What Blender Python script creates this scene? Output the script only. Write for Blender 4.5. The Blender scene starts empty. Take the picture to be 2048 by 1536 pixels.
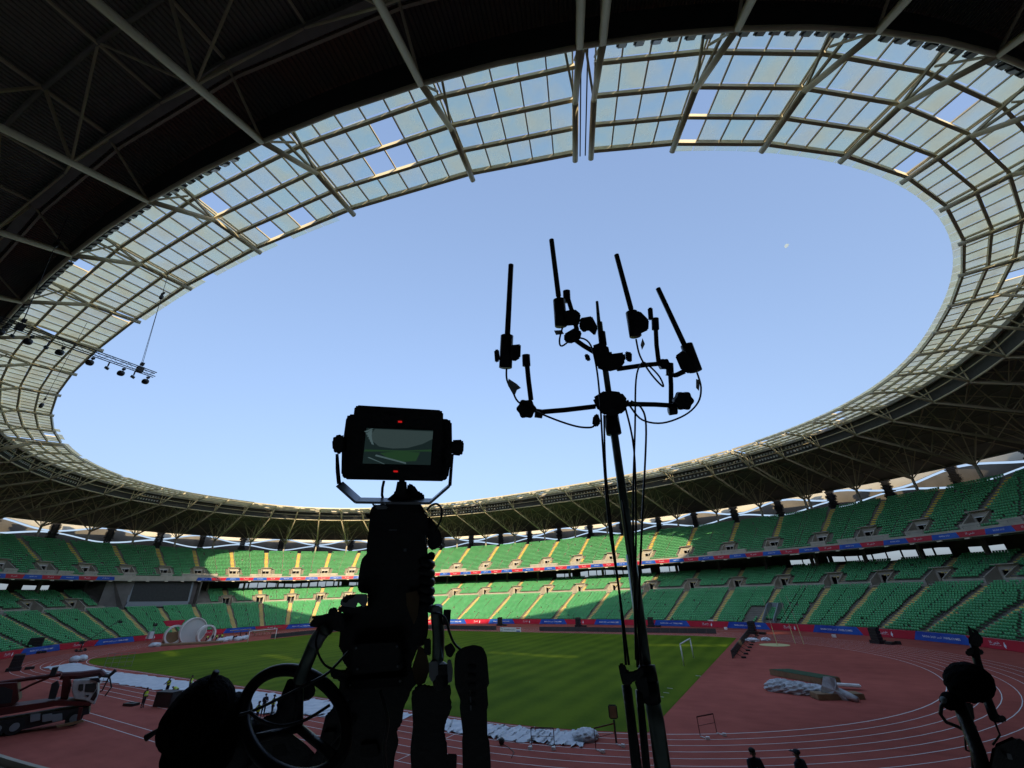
import bpy, bmesh, math, random
import numpy as np
from mathutils import Vector, Matrix
random.seed(7); rng = np.random.default_rng(7)
scene = bpy.context.scene
col = scene.collection
R = math.radians
# ------------------------------------------------------------------ camera
CAMP = np.array([67.303, -72.002, 9.727]); YAW, PITCH, ROLL, FPX = -0.536, 0.473, -0.033, 809.56
def cam_axes():
    cy, sy = math.cos(YAW), math.sin(YAW)
    f = np.array([sy*math.cos(PITCH), cy*math.cos(PITCH), math.sin(PITCH)])
    r = np.array([cy, -sy, 0.0]); u = np.cross(r, f)
    cr, sr = math.cos(ROLL), math.sin(ROLL)
    return cr*r+sr*u, -sr*r+cr*u, f
CR, CU, CF = cam_axes()
cam = bpy.data.objects.new('camera', bpy.data.cameras.new('camera')); col.objects.link(cam)
cam.matrix_world = Matrix(((CR[0], CU[0], -CF[0], CAMP[0]), (CR[1], CU[1], -CF[1], CAMP[1]), (CR[2], CU[2], -CF[2], CAMP[2]), (0, 0, 0, 1)))
cam.data.sensor_width = 36; cam.data.lens = FPX/2048*36; cam.data.clip_start = 0.05; cam.data.clip_end = 9000
scene.camera = cam
def W(x, y, dep):      # the point seen at photo position x, y that lies dep metres in front of the camera
    return CAMP + CF*dep + CR*((x-1024)/FPX*dep) + CU*((768-y)/FPX*dep)
def G(x, y, z=0.0):    # the point at height z seen at photo position x, y
    d = CF + CR*((x-1024)/FPX) + CU*((768-y)/FPX)
    return CAMP + d*((z-CAMP[2])/d[2])
# ------------------------------------------------------------------ sky, sun, exposure
SUN_EL, SUN_AZ = R(16.5), R(140)      # azimuth from +y towards +x
world = bpy.data.worlds.new('World'); scene.world = world; world.use_nodes = True
nt = world.node_tree; bg = nt.nodes['Background']
sky = nt.nodes.new('ShaderNodeTexSky'); sky.sky_type = 'NISHITA'; sky.sun_disc = False
sky.sun_elevation = SUN_EL; sky.sun_rotation = SUN_AZ
sky.air_density = 1.0; sky.dust_density = 4.2; sky.ozone_density = 1.5
gm = nt.nodes.new('ShaderNodeGamma'); gm.inputs[1].default_value = .48
wm = nt.nodes.new('ShaderNodeMix'); wm.data_type = 'RGBA'; wm.blend_type = 'MULTIPLY'; wm.inputs['Factor'].default_value = 1; wm.inputs['B'].default_value = (1.10, 1.31, 1.72, 1)
nt.links.new(sky.outputs[0], gm.inputs[0]); nt.links.new(gm.outputs[0], wm.inputs['A']); nt.links.new(wm.outputs['Result'], bg.inputs[0]); bg.inputs[1].default_value = 0.15
sun = bpy.data.objects.new('sun', bpy.data.lights.new('sun', 'SUN')); col.objects.link(sun)
sun.data.energy = 3.0; sun.data.angle = R(0.53); sun.data.color = (1.0, 0.80, 0.52)
SUND = Vector((math.sin(SUN_AZ)*math.cos(SUN_EL), math.cos(SUN_AZ)*math.cos(SUN_EL), math.sin(SUN_EL)))
sun.rotation_euler = SUND.to_track_quat('Z', 'Y').to_euler()
scene.view_settings.view_transform = 'Standard'; scene.view_settings.look = 'None'
scene.view_settings.exposure = 1.15; scene.view_settings.gamma = 1.0
scene.view_settings.use_curve_mapping = False
scene.render.engine = 'CYCLES'
scene.cycles.max_bounces = 7; scene.cycles.diffuse_bounces = 4; scene.cycles.transparent_max_bounces = 10
# ------------------------------------------------------------------ materials
def mat(name, c, rough=0.7, c2=None, scale=3.0, metal=0.0, bump=0.0, bscale=30.0, emis=None, spec=0.4, detail=5, lo=0.35, hi=0.65):
    m = bpy.data.materials.new(name); m.use_nodes = True; n = m.node_tree.nodes; l = m.node_tree.links
    b = n['Principled BSDF']; b.inputs['Base Color'].default_value = (*c, 1); b.inputs['Roughness'].default_value = rough
    b.inputs['Metallic'].default_value = metal; b.inputs['Specular IOR Level'].default_value = spec
    tc = n.new('ShaderNodeTexCoord')
    if c2:
        t = n.new('ShaderNodeTexNoise'); t.inputs['Scale'].default_value = scale; t.inputs['Detail'].default_value = detail
        l.new(tc.outputs['Object'], t.inputs['Vector'])
        rp = n.new('ShaderNodeValToRGB'); rp.color_ramp.elements[0].position = lo; rp.color_ramp.elements[1].position = hi
        rp.color_ramp.elements[0].color = (*c, 1); rp.color_ramp.elements[1].color = (*c2, 1)
        l.new(t.outputs['Fac'], rp.inputs[0]); l.new(rp.outputs[0], b.inputs['Base Color'])
    if bump:
        t2 = n.new('ShaderNodeTexNoise'); t2.inputs['Scale'].default_value = bscale; t2.inputs['Detail'].default_value = 4
        l.new(tc.outputs['Object'], t2.inputs['Vector'])
        bp = n.new('ShaderNodeBump'); bp.inputs['Strength'].default_value = bump; bp.inputs['Distance'].default_value = 0.05
        l.new(t2.outputs['Fac'], bp.inputs['Height']); l.new(bp.outputs[0], b.inputs['Normal'])
    if emis:
        b.inputs['Emission Color'].default_value = (*emis[0], 1); b.inputs['Emission Strength'].default_value = emis[1]
    return m
M = {}
M['dirt'] = mat('dirt', (.30, .25, .19), .95, (.36, .31, .24), .05)
M['track'] = None
M['white'] = mat('white_paint', (.78, .78, .76), .6, (.66, .66, .64), 2)
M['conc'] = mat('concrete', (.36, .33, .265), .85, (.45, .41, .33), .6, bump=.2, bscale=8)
M['concs'] = mat('row_shade_concrete', (.15, .14, .12), .9, (.24, .22, .18), .35, lo=.3, hi=.7)  # terrace darkened so the shade between seat rows is in the colour
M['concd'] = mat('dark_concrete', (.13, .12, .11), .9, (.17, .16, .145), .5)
M['yel'] = mat('yellow_step_paint', (.82, .60, .05), .75, (.72, .54, .08), 1.2)
M['yelc'] = mat('worn_yellow_steps', (.76, .57, .14), .8, (.64, .51, .20), 1.5)
M['seat'] = mat('green_plastic', (.085, .38, .150), .38, (.12, .46, .195), .35, lo=.3, hi=.7)
M['seat2'] = mat('faded_green_plastic', (.15, .42, .22), .5, (.10, .30, .14), 2)
M['steel'] = mat('cream_steel', (.56, .50, .34), .5, (.48, .42, .29), .7)
M['steeld'] = mat('grey_steel', (.24, .23, .20), .6, (.20, .19, .165), 1)
M['bar'] = mat('beige_glazing_bar', (.62, .54, .36), .55)
M['dark'] = mat('dark_paint', (.02, .02, .022), .6)
M['black'] = mat('black_plastic', (.012, .012, .013), .34, (.022, .022, .023), 8, spec=.5, bump=.15, bscale=60)
M['blackm'] = mat('black_metal', (.010, .010, .011), .38, spec=.35)
M['fur'] = mat('black_fur', (.006, .006, .006), .95, bump=1, bscale=90, spec=.1)
M['rubber'] = mat('tyre_rubber', (.02, .02, .02), .9)
M['chrome'] = mat('steel_tube', (.26, .31, .28), .3, (.16, .20, .18), 12, metal=.9)
M['alu'] = mat('aluminium', (.35, .37, .40), .38, metal=.7)
M['blue'] = mat('blue_vinyl', (.012, .055, .36), .5, (.02, .12, .50), .35)
M['red'] = mat('red_vinyl', (.42, .014, .035), .5, (.50, .02, .05), .3)
M['print'] = mat('white_print', (.75, .78, .85), .6)
M['facade'] = mat('shaded_facade_cladding', (.17, .155, .13), .8, (.22, .20, .165), .3)  # cladding darkened: the shade on the lens panels is put into the colour
M['cream'] = mat('cream_cladding', (.74, .68, .54), .7, (.68, .62, .49), .3)
M['screen'] = mat('screen_mesh', (.035, .037, .036), .8, (.045, .046, .044), 2)
M['frame'] = mat('screen_frame', (.22, .25, .27), .6)
M['tarp'] = mat('white_tarpaulin', (.50, .54, .58), .6, (.64, .67, .70), 1.1, bump=.5, bscale=2.2)
M['plastic'] = mat('clear_plastic_wrap', (.55, .58, .60), .3, (.38, .40, .42), 1.6, bump=.8, bscale=5)
M['wood'] = mat('plywood', (.20, .13, .07), .8, (.26, .17, .09), 2)
M['turf'] = mat('artificial_turf', (.025, .06, .028), .9, (.035, .08, .035), 3)
M['crane'] = mat('crane_red', (.10, .012, .011), .5, (.06, .010, .009), 1)
M['cab'] = mat('cab_white', (.52, .53, .52), .4, (.40, .41, .40), 2)
M['wind'] = mat('window_glass', (.01, .014, .014), .12, spec=.6)
M['vest'] = mat('hi_vis_yellow', (.55, .72, .04), .7)
M['vesto'] = mat('hi_vis_orange', (.75, .14, .03), .7)
M['cloth'] = mat('dark_clothing', (.02, .022, .03), .9)
M['skin'] = mat('skin', (.22, .12, .08), .6)
M['hair'] = mat('hair', (.012, .01, .008), .8)
M['lamp'] = mat('lamp_glass', (.42, .45, .46), .25, spec=.7)
M['led'] = mat('board_cloth', (.040, .040, .040), .85, (.052, .052, .050), 1)
M['redglow'] = mat('tally_lamp', (.5, .01, .01), .4, emis=((1, .02, .02), .22))
M['stage'] = mat('white_stage_paint', (.70, .69, .66), .6, (.62, .62, .59), .5)
M['stagef'] = mat('stage_fabric', (.46, .50, .49), .8, (.50, .50, .48), .4)
M['tape'] = mat('yellow_tape', (.55, .52, .25), .7)
def grass_mat():
    m = bpy.data.materials.new('mown_grass'); m.use_nodes = True; n = m.node_tree.nodes; l = m.node_tree.links
    b = n['Principled BSDF']; b.inputs['Roughness'].default_value = .85; b.inputs['Specular IOR Level'].default_value = .05
    tc = n.new('ShaderNodeTexCoord'); mp = n.new('ShaderNodeMapping'); mp.inputs['Rotation'].default_value = (0, 0, 0)
    l.new(tc.outputs['Object'], mp.inputs[0])
    wv = n.new('ShaderNodeTexWave'); wv.bands_direction = 'X'; wv.inputs['Scale'].default_value = .095; wv.inputs['Distortion'].default_value = .8; wv.inputs['Detail'].default_value = 2
    l.new(mp.outputs[0], wv.inputs[0])
    ns = n.new('ShaderNodeTexNoise'); ns.inputs['Scale'].default_value = .12; ns.inputs['Detail'].default_value = 9; l.new(tc.outputs['Object'], ns.inputs[0])
    nf = n.new('ShaderNodeTexNoise'); nf.inputs['Scale'].default_value = 2.5; nf.inputs['Detail'].default_value = 6; l.new(tc.outputs['Object'], nf.inputs[0])
    a = n.new('ShaderNodeMath'); a.operation = 'MULTIPLY_ADD'; a.inputs[1].default_value = .22; l.new(wv.outputs['Fac'], a.inputs[0]); l.new(ns.outputs['Fac'], a.inputs[2])
    a2 = n.new('ShaderNodeMath'); a2.operation = 'MULTIPLY_ADD'; a2.inputs[1].default_value = .35; l.new(nf.outputs['Fac'], a2.inputs[0]); l.new(a.outputs[0], a2.inputs[2])
    rp = n.new('ShaderNodeValToRGB'); e = rp.color_ramp.elements; e[0].position = .55; e[0].color = (.058, .104, .006, 1); e[1].position = 1.0; e[1].color = (.112, .168, .010, 1)
    l.new(a2.outputs[0], rp.inputs[0]); l.new(rp.outputs[0], b.inputs['Base Color'])
    return m
M['grass'] = grass_mat()
def track_mat():
    m = bpy.data.materials.new('track_rubber'); m.use_nodes = True; n = m.node_tree.nodes; l = m.node_tree.links
    b = n['Principled BSDF']; b.inputs['Roughness'].default_value = .9; b.inputs['Specular IOR Level'].default_value = .12
    tc = n.new('ShaderNodeTexCoord'); acc = None
    for sc_, w_, st in ((.045, .9, (1, 1, 1)), (.5, .45, (1, 1, 1)), (1.3, .25, (.15, 1, 1)), (14, .35, (1, 1, 1))):
        mp = n.new('ShaderNodeMapping'); mp.inputs['Scale'].default_value = st; l.new(tc.outputs['Object'], mp.inputs[0])
        t = n.new('ShaderNodeTexNoise'); t.inputs['Scale'].default_value = sc_; t.inputs['Detail'].default_value = 7; l.new(mp.outputs[0], t.inputs['Vector'])
        a = n.new('ShaderNodeMath'); a.operation = 'MULTIPLY_ADD'; a.inputs[1].default_value = w_/1.95; l.new(t.outputs['Fac'], a.inputs[0]); a.inputs[2].default_value = 0
        if acc: l.new(acc, a.inputs[2])
        acc = a.outputs[0]
    rp = n.new('ShaderNodeValToRGB'); e = rp.color_ramp.elements; e[0].position = .36; e[0].color = (.22, .054, .040, 1); e[1].position = .64; e[1].color = (.44, .115, .085, 1)
    l.new(acc, rp.inputs[0]); l.new(rp.outputs[0], b.inputs['Base Color'])
    bp = n.new('ShaderNodeBump'); bp.inputs['Strength'].default_value = .3; bp.inputs['Distance'].default_value = .03; t = n.new('ShaderNodeTexNoise'); t.inputs['Scale'].default_value = 30; l.new(tc.outputs['Object'], t.inputs['Vector']); l.new(t.outputs['Fac'], bp.inputs['Height']); l.new(bp.outputs[0], b.inputs['Normal'])
    return m
M['track'] = track_mat()
def deck_mat(name, c, n_per, strength=1.0, c2=None):       # profiled sheet: ridges run along v
    m = bpy.data.materials.new(name); m.use_nodes = True; n = m.node_tree.nodes; l = m.node_tree.links
    b = n['Principled BSDF']; b.inputs['Roughness'].default_value = .6
    uv = n.new('ShaderNodeUVMap'); sp = n.new('ShaderNodeSeparateXYZ'); l.new(uv.outputs[0], sp.inputs[0])
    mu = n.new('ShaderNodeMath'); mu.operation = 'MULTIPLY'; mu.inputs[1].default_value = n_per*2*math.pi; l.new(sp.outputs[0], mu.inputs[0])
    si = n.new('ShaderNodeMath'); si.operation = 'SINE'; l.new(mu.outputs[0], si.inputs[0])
    bp = n.new('ShaderNodeBump'); bp.inputs['Strength'].default_value = strength; bp.inputs['Distance'].default_value = .08
    l.new(si.outputs[0], bp.inputs['Height']); l.new(bp.outputs[0], b.inputs['Normal'])
    tc = n.new('ShaderNodeTexCoord'); ns = n.new('ShaderNodeTexNoise'); ns.inputs['Scale'].default_value = .25; ns.inputs['Detail'].default_value = 6; l.new(tc.outputs['Object'], ns.inputs[0])
    rp = n.new('ShaderNodeValToRGB'); rp.color_ramp.elements[0].position = .4; rp.color_ramp.elements[1].position = .65
    rp.color_ramp.elements[0].color = (*c, 1); rp.color_ramp.elements[1].color = (*(c2 or [v*.8 for v in c]), 1)
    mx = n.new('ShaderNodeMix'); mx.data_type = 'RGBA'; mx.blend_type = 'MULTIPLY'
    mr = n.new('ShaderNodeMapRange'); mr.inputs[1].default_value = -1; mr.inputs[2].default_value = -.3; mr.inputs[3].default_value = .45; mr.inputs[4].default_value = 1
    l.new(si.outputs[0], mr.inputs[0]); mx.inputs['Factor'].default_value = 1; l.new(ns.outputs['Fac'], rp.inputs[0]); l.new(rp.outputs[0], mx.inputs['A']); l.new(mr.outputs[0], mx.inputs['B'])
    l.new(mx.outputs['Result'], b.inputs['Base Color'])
    return m
M['deck'] = deck_mat('roof_sheet', (.23, .215, .175), 34)
M['deckr'] = deck_mat('rusty_roof_sheet', (.17, .14, .11), 34, c2=(.23, .12, .075))
def pane_mat(name, tint, dif, base):
    m = bpy.data.materials.new(name); m.use_nodes = True; n = m.node_tree.nodes; l = m.node_tree.links
    out = n['Material Output']; n.remove(n['Principled BSDF'])
    tr = n.new('ShaderNodeBsdfTransparent'); tr.inputs[0].default_value = (*tint, 1)
    tl = n.new('ShaderNodeBsdfTranslucent'); tl.inputs[0].default_value = (*dif, 1)
    df = n.new('ShaderNodeBsdfDiffuse'); df.inputs[0].default_value = (*dif, 1)
    mA = n.new('ShaderNodeMixShader'); mA.inputs[0].default_value = .35; l.new(tl.outputs[0], mA.inputs[1]); l.new(df.outputs[0], mA.inputs[2])
    lw = n.new('ShaderNodeLayerWeight'); lw.inputs[0].default_value = .5
    mr = n.new('ShaderNodeMapRange'); mr.inputs[1].default_value = .25; mr.inputs[2].default_value = .80; mr.inputs[3].default_value = base; mr.inputs[4].default_value = .97
    l.new(lw.outputs['Facing'], mr.inputs[0])
    tc = n.new('ShaderNodeTexCoord'); ns = n.new('ShaderNodeTexNoise'); ns.inputs['Scale'].default_value = .45; ns.inputs['Detail'].default_value = 8; l.new(tc.outputs['Object'], ns.inputs[0])
    dm = n.new('ShaderNodeMapRange'); dm.inputs[1].default_value = .40; dm.inputs[2].default_value = .68; dm.inputs[3].default_value = -.05; dm.inputs[4].default_value = .22; l.new(ns.outputs['Fac'], dm.inputs[0])      # grime on the panes
    ad = n.new('ShaderNodeMath'); ad.operation = 'ADD'; ad.use_clamp = True; l.new(mr.outputs[0], ad.inputs[0]); l.new(dm.outputs[0], ad.inputs[1])
    mB = n.new('ShaderNodeMixShader'); l.new(ad.outputs[0], mB.inputs[0]); l.new(tr.outputs[0], mB.inputs[1]); l.new(mA.outputs[0], mB.inputs[2])
    l.new(mB.outputs[0], out.inputs[0]); return m
M['pane'] = pane_mat('tinted_roof_glass', (.84, .96, .90), (.90, .84, .64), .18)
M['pane2'] = pane_mat('paler_roof_glass', (.86, .96, .94), (.88, .84, .68), .15)
# ------------------------------------------------------------------ mesh helpers
class MB:
    def __init__(s): s.v = []; s.f = []; s.m = []; s.n = 0
    def add(s, vs, fs, m=0):
        k = s.n; s.v.extend([tuple(map(float, p)) for p in vs]); s.f.extend([tuple(i+k for i in f) for f in fs]); s.m.extend([m]*len(fs)); s.n += len(vs); return s
    def box(s, c, h, ax=None, m=0):       # c centre, h half sizes, ax three axes
        c = np.array(c, float); A = np.eye(3) if ax is None else np.array(ax, float)
        vs = [c+A[0]*h[0]*i+A[1]*h[1]*j+A[2]*h[2]*k for k in (-1, 1) for j in (-1, 1) for i in (-1, 1)]
        return s.add(vs, [(0, 2, 3, 1), (4, 5, 7, 6), (0, 1, 5, 4), (2, 6, 7, 3), (0, 4, 6, 2), (1, 3, 7, 5)], m)
    def bar(s, a, b, w, h, m=0, up=(0, 0, 1)):
        a = np.array(a, float); b = np.array(b, float); d = b-a; L = np.linalg.norm(d)
        if L < 1e-6: return s
        d /= L; u = np.array(up, float)
        if abs(d@u) > .98: u = np.array([1., 0, 0])
        x = np.cross(d, u); x /= np.linalg.norm(x); u = np.cross(x, d)
        return s.box((a+b)/2, (L/2, w/2, h/2), (d, x, u), m)
    def tube(s, pts, r, n=8, m=0, cap=True):
        P = [np.array(p, float) for p in pts]; rr = r if hasattr(r, '__len__') else [r]*len(P)
        vs = []; prev = None
        for i, p in enumerate(P):
            d = (P[min(i+1, len(P)-1)]-P[max(i-1, 0)]); d /= (np.linalg.norm(d)+1e-9)
            if prev is None:
                u = np.array([0, 0, 1.]) if abs(d[2]) < .9 else np.array([1., 0, 0])
            else: u = prev
            x = np.cross(d, u); x /= (np.linalg.norm(x)+1e-9); u = np.cross(x, d); prev = u
            for k in range(n):
                a = 2*math.pi*k/n; vs.append(p+rr[i]*(math.cos(a)*x+math.sin(a)*u))
        fs = [(i*n+k, i*n+(k+1) % n, (i+1)*n+(k+1) % n, (i+1)*n+k) for i in range(len(P)-1) for k in range(n)]
        if cap: fs += [tuple(range(n-1, -1, -1)), tuple(range((len(P)-1)*n, len(P)*n))]
        return s.add(vs, fs, m)
    def ell(s, c, ax, h, nu=20, nv=12, m=0, noise=0, pw=1.0):
        c = np.array(c, float); A = np.array(ax, float); vs = []; fs = []; p1, p2 = (random.uniform(0, 6), random.uniform(0, 6)) if noise else (0, 0)
        for j in range(nv+1):
            ph = -math.pi/2+math.pi*j/nv
            for i in range(nu):
                th = 2*math.pi*i/nu; q = np.array([math.cos(ph)*math.cos(th), math.cos(ph)*math.sin(th), math.sin(ph)])
                q = np.sign(q)*abs(q)**pw; k = 1+(random.uniform(-noise, noise)*.25+noise*(1.2-3.2*abs(math.sin(4*th+3*ph+p1))*abs(math.cos(6*ph-3*th+p2))) if noise and 0 < j < nv else 0)
                vs.append(c+A[0]*h[0]*q[0]*k+A[1]*h[1]*q[1]*k+A[2]*h[2]*q[2]*k)
        for j in range(nv):
            for i in range(nu): fs.append((j*nu+i, j*nu+(i+1) % nu, (j+1)*nu+(i+1) % nu, (j+1)*nu+i))
        return s.add(vs, fs, m)
    def slab(s, poly, back, m=0):         # front outline (3D points), extruded by vector back
        n = len(poly); F = [np.array(p, float) for p in poly]; B = [p+np.array(back) for p in F]
        return s.add(F+B, [tuple(range(n))[::-1], tuple(range(n, 2*n))]+[(i, (i+1) % n, n+(i+1) % n, n+i) for i in range(n)], m)
    def build(s, name, mats, parent=None, smooth=False, bevel=0, loc=None):
        me = bpy.data.meshes.new(name); me.from_pydata(s.v, [], s.f)
        mats = mats if isinstance(mats, (list, tuple)) else [mats]
        for q in mats: me.materials.append(M[q])
        if len(mats) > 1: me.polygons.foreach_set('material_index', s.m)
        if smooth: me.polygons.foreach_set('use_smooth', [True]*len(me.polygons))
        bm = bmesh.new(); bm.from_mesh(me); bmesh.ops.recalc_face_normals(bm, faces=bm.faces)
        if bevel: bmesh.ops.bevel(bm, geom=list(bm.edges), offset=bevel, segments=2, affect='EDGES', clamp_overlap=True)
        bm.to_mesh(me); bm.free(); me.update()
        return link(name, me, parent)
def link(name, me, parent=None):
    o = bpy.data.objects.new(name, me); col.objects.link(o)
    if parent is not None:
        o.parent = parent
        o.matrix_parent_inverse = parent.matrix_world.inverted() if parent.get('moved') else Matrix()
    return o
def tag(o, label=None, cat=None, group=None, kind=None):
    if label: o['label'] = label
    if cat: o['category'] = cat
    if group: o['group'] = group
    if kind: o['kind'] = kind
    return o
def empty(name, label, cat, group=None):     # parts keep world coordinates; the Empty sits at the origin of its parts
    o = bpy.data.objects.new(name, None); col.objects.link(o); o.empty_display_size = .2
    return tag(o, label, cat, group)
def base_at(o, p):                           # move the Empty to the thing's base without moving its parts
    p = Vector([float(q) for q in p]); o.location = p
    for c in o.children: c.matrix_parent_inverse = Matrix.Translation(-p)
ORD = ['first', 'second', 'third', 'fourth', 'fifth', 'sixth', 'seventh', 'eighth', 'ninth', 'tenth', 'eleventh', 'twelfth', 'thirteenth', 'fourteenth', 'fifteenth', 'sixteenth', 'seventeenth', 'eighteenth', 'nineteenth', 'twentieth']
def ordn(i):
    if i < 20: return ORD[i]
    t = ['', '', 'twenty', 'thirty', 'forty', 'fifty', 'sixty', 'seventy'][(i+1)//10]; r = (i+1) % 10
    return t+'-'+ORD[r-1] if r else {'twenty': 'twentieth', 'thirty': 'thirtieth', 'forty': 'fortieth', 'fifty': 'fiftieth', 'sixty': 'sixtieth', 'seventy': 'seventieth'}[t]
# ------------------------------------------------------------------ plan of the stadium
CX, CY, SA, SB, SN = -1.1, 0.6, 96.8, 61.2, 2.39
TI = [3.22, 9.84, 16.88, 23.34, 29.98, 35.6, 41.0, 46.3, 50.75, 51.6, 57.5, 64.8, 72.1, 79.2, 86.0, 93.0, 100.1, 107.5, 114.9, 121.8, 127.6, 128.4, 133.2, 138.4, 143.9, 149.65, 155.75, 162.55, 170.3, 178.4, 185.1, 191.8, 198.5, 204.3, 210.7, 217, 222.1, 227.2, 231.6, 232.4, 238.4, 244.9, 252.2, 259.1, 266.2, 273.44, 280.75, 287.86, 295, 302.2, 307.73, 308.56, 312.92, 318.08, 323.52, 329.35, 335.45, 342.33, 348.93, 355.97]
TO = [3, 9.2, 15.6, 21.6, 27.7, 33.4, 39.16, 44.97, 50.6, 51.1, 57, 63.5, 70.1, 76.8, 84.1, 91.8, 99.3, 106.5, 113.4, 120.1, 126.4, 127, 132.2, 138.1, 143.87, 149.9, 156, 162.6, 169.8, 177.9, 187, 194.4, 201.1, 207.2, 212.9, 218.5, 223.6, 228.3, 232.6, 233.1, 239.4, 246, 253, 260, 266.6, 273.6, 281.4, 288.6, 295.2, 301.6, 307.6, 308.3, 313.2, 318.2, 323.7, 329.6, 335.9, 342.8, 349.5, 356.3]
NR = 60
JOINT = {8, 20, 38, 50}          # narrow bays at the expansion joints
TIe = np.array(TI+[TI[0]+360]); TOe = np.array(TO+[TO[0]+360])
def S(u, d, z=None):             # u bay coordinate (0..60), d metres outwards from the roof rim
    u = np.asarray(u, float) % NR; d = np.asarray(d, float)
    def ring(T):
        t = np.radians(np.interp(u, np.arange(NR+1), T)); c, s_ = np.cos(t), np.sin(t)
        r = (abs(c)**SN+abs(s_)**SN)**(-1/SN); return SA*r*c, SB*r*s_
    x, y = ring(TIe); X, Y = ring(TOe)
    nx = np.sign(X)*abs(X/SA)**(SN-1)/SA; ny = np.sign(Y)*abs(Y/SB)**(SN-1)/SB; L = np.hypot(nx, ny)
    X = X+35*nx/L; Y = Y+35*ny/L
    k = d/35; px = CX+x+(X-x)*k; py = CY+y+(Y-y)*k
    if z is None: return np.stack([px, py], -1)
    return np.stack([px, py, np.broadcast_to(np.asarray(z, float), px.shape)], -1)
UF = np.linspace(0, NR, 6001); P0 = S(UF % NR, 0)
def table(d):
    P = S(UF % NR, d); return np.r_[0, np.cumsum(np.hypot(*np.diff(P, axis=0).T))]
def bayw(i, d): return float(np.hypot(*(S(i+.999, d)-S(i+.001, d))))
def frame_at(u, d, z=0):         # origin, tangent (towards growing u), outward, up
    a = S(u-.01, d); b = S(u+.01, d); t = (b-a)/np.hypot(*(b-a)); o = S(u, d+.5)-S(u, d-.5); o = o/np.hypot(*o)
    p = S(u, d); return np.array([p[0], p[1], z]), np.array([t[0], t[1], 0]), np.array([o[0], o[1], 0]), np.array([0, 0, 1.])
def inview(P, marg=60):          # which points fall inside the picture
    P = np.atleast_2d(P)-CAMP; z = P@CF; x = 1024+FPX*(P@CR)/np.maximum(z, .1); y = 768-FPX*(P@CU)/np.maximum(z, .1)
    return (z > .5) & (x > -marg) & (x < 2048+marg) & (y > -marg) & (y < 1536+marg)
def ringmesh(name, prof, mats, parent=None, us=None, sub=4, uvs=False, closed=False, smooth=False, mi=None):
    us = us if us is not None else np.linspace(0, NR, NR*sub+1)
    n = len(prof); V = np.concatenate([S(us, d, z)[:, None, :] for d, z in prof], 1).reshape(-1, 3)
    fs = []; m = []; uvl = []
    loop = abs(us[-1]-us[0]-NR) < 1e-6
    for i in range(len(us)-1):
        for j in range(n if closed else n-1):
            jj = (j+1) % n; a = i*n+j; b = i*n+jj; c = (i+1)*n+jj; e = (i+1)*n+j
            fs.append((a, e, c, b)); m.append(mi[j] if mi else 0); uvl += [(us[i], j), (us[i+1], j), (us[i+1], jj), (us[i], jj)]
    if closed and not loop: fs += [tuple(range(n)), tuple(range((len(us)-1)*n, len(us)*n))[::-1]]; m += [0, 0]; uvl += [(0, 0)]*(2*n)
    me = bpy.data.meshes.new(name); me.from_pydata(V.tolist(), [], fs)
    for q in (mats if isinstance(mats, (list, tuple)) else [mats]): me.materials.append(M[q])
    if mi: me.polygons.foreach_set('material_index', m)
    if uvs:
        L = me.uv_layers.new(name='UVMap'); L.data.foreach_set('uv', np.array(uvl, np.float32).ravel())
    if smooth: me.polygons.foreach_set('use_smooth', [True]*len(fs))
    return link(name, me, parent)
# ------------------------------------------------------------------ ground, track, pitch
def flat(name, poly, z, m, kind=None):
    mb = MB(); mb.add([(x, y, z) for x, y in poly], [tuple(range(len(poly)))]); o = mb.build(name, m)
    if o.data.polygons[0].normal.z < 0: o.data.flip_normals()
    if kind: o['kind'] = kind
    return o
flat('ground', [(-4000, -4000), (4000, -4000), (4000, 4000), (-4000, 4000)], -.06, 'dirt', 'structure')
flat('running_track', [tuple(p) for p in S(np.linspace(0, NR, 241)[:-1], 1.0)], 0, 'track', 'structure')
TR, TH = 36.5, 84.39/2
def inner(off, n=40):
    r = TR+off; a = np.linspace(-math.pi/2, math.pi/2, n)
    return [(TH+r*math.cos(t), r*math.sin(t)) for t in a]+[(-TH-r*math.cos(t), -r*math.sin(t)) for t in a]
pit = []
XR, XL = 55.4, -57.5
for x, y in inner(-.35, 120):
    pit.append((min(max(x, XL), XR), y))
flat('football_pitch', pit, .012, 'grass', 'structure')
def lane(off, w=.05, z=.006):
    A = inner(off-w/2, 60); B = inner(off+w/2, 60); n = len(A); mb = MB()
    mb.add([(x, y, z) for x, y in A]+[(x, y, z) for x, y in B], [(i, (i+1) % n, n+(i+1) % n, n+i) for i in range(n)])
    o = mb.build('lane_line', 'white'); o['kind'] = 'structure'
for k in range(9): lane(1.22*k, .085 if k == 0 else .062)
mb = MB()
for y in (-50.5, -51.8): mb.add([(3, y-.035, .006), (47, y-.035, .006), (47, y+.035, .006), (3, y+.035, .006)], [(0, 1, 2, 3)])
for y in (49.3,): mb.add([(-45, y-.05, .006), (60, y-.05, .006), (60, y+.05, .006), (-45, y+.05, .006)], [(0, 1, 2, 3)])
tag(mb.build('runway_line', 'white'), kind='structure')
mb = MB()
mb.add([(42.2-.03, -46.3, .0075), (42.2+.03, -46.3, .0075), (42.2+.03, -36.5, .0075), (42.2-.03, -36.5, .0075)], [(0, 1, 2, 3)])
mb.add([(27.2-.03, -46.3, .0075), (27.2+.03, -46.3, .0075), (27.2+.03, -36.5, .0075), (27.2-.03, -36.5, .0075)], [(0, 1, 2, 3)])
tag(mb.build('finish_line', 'white'), kind='structure')
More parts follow.
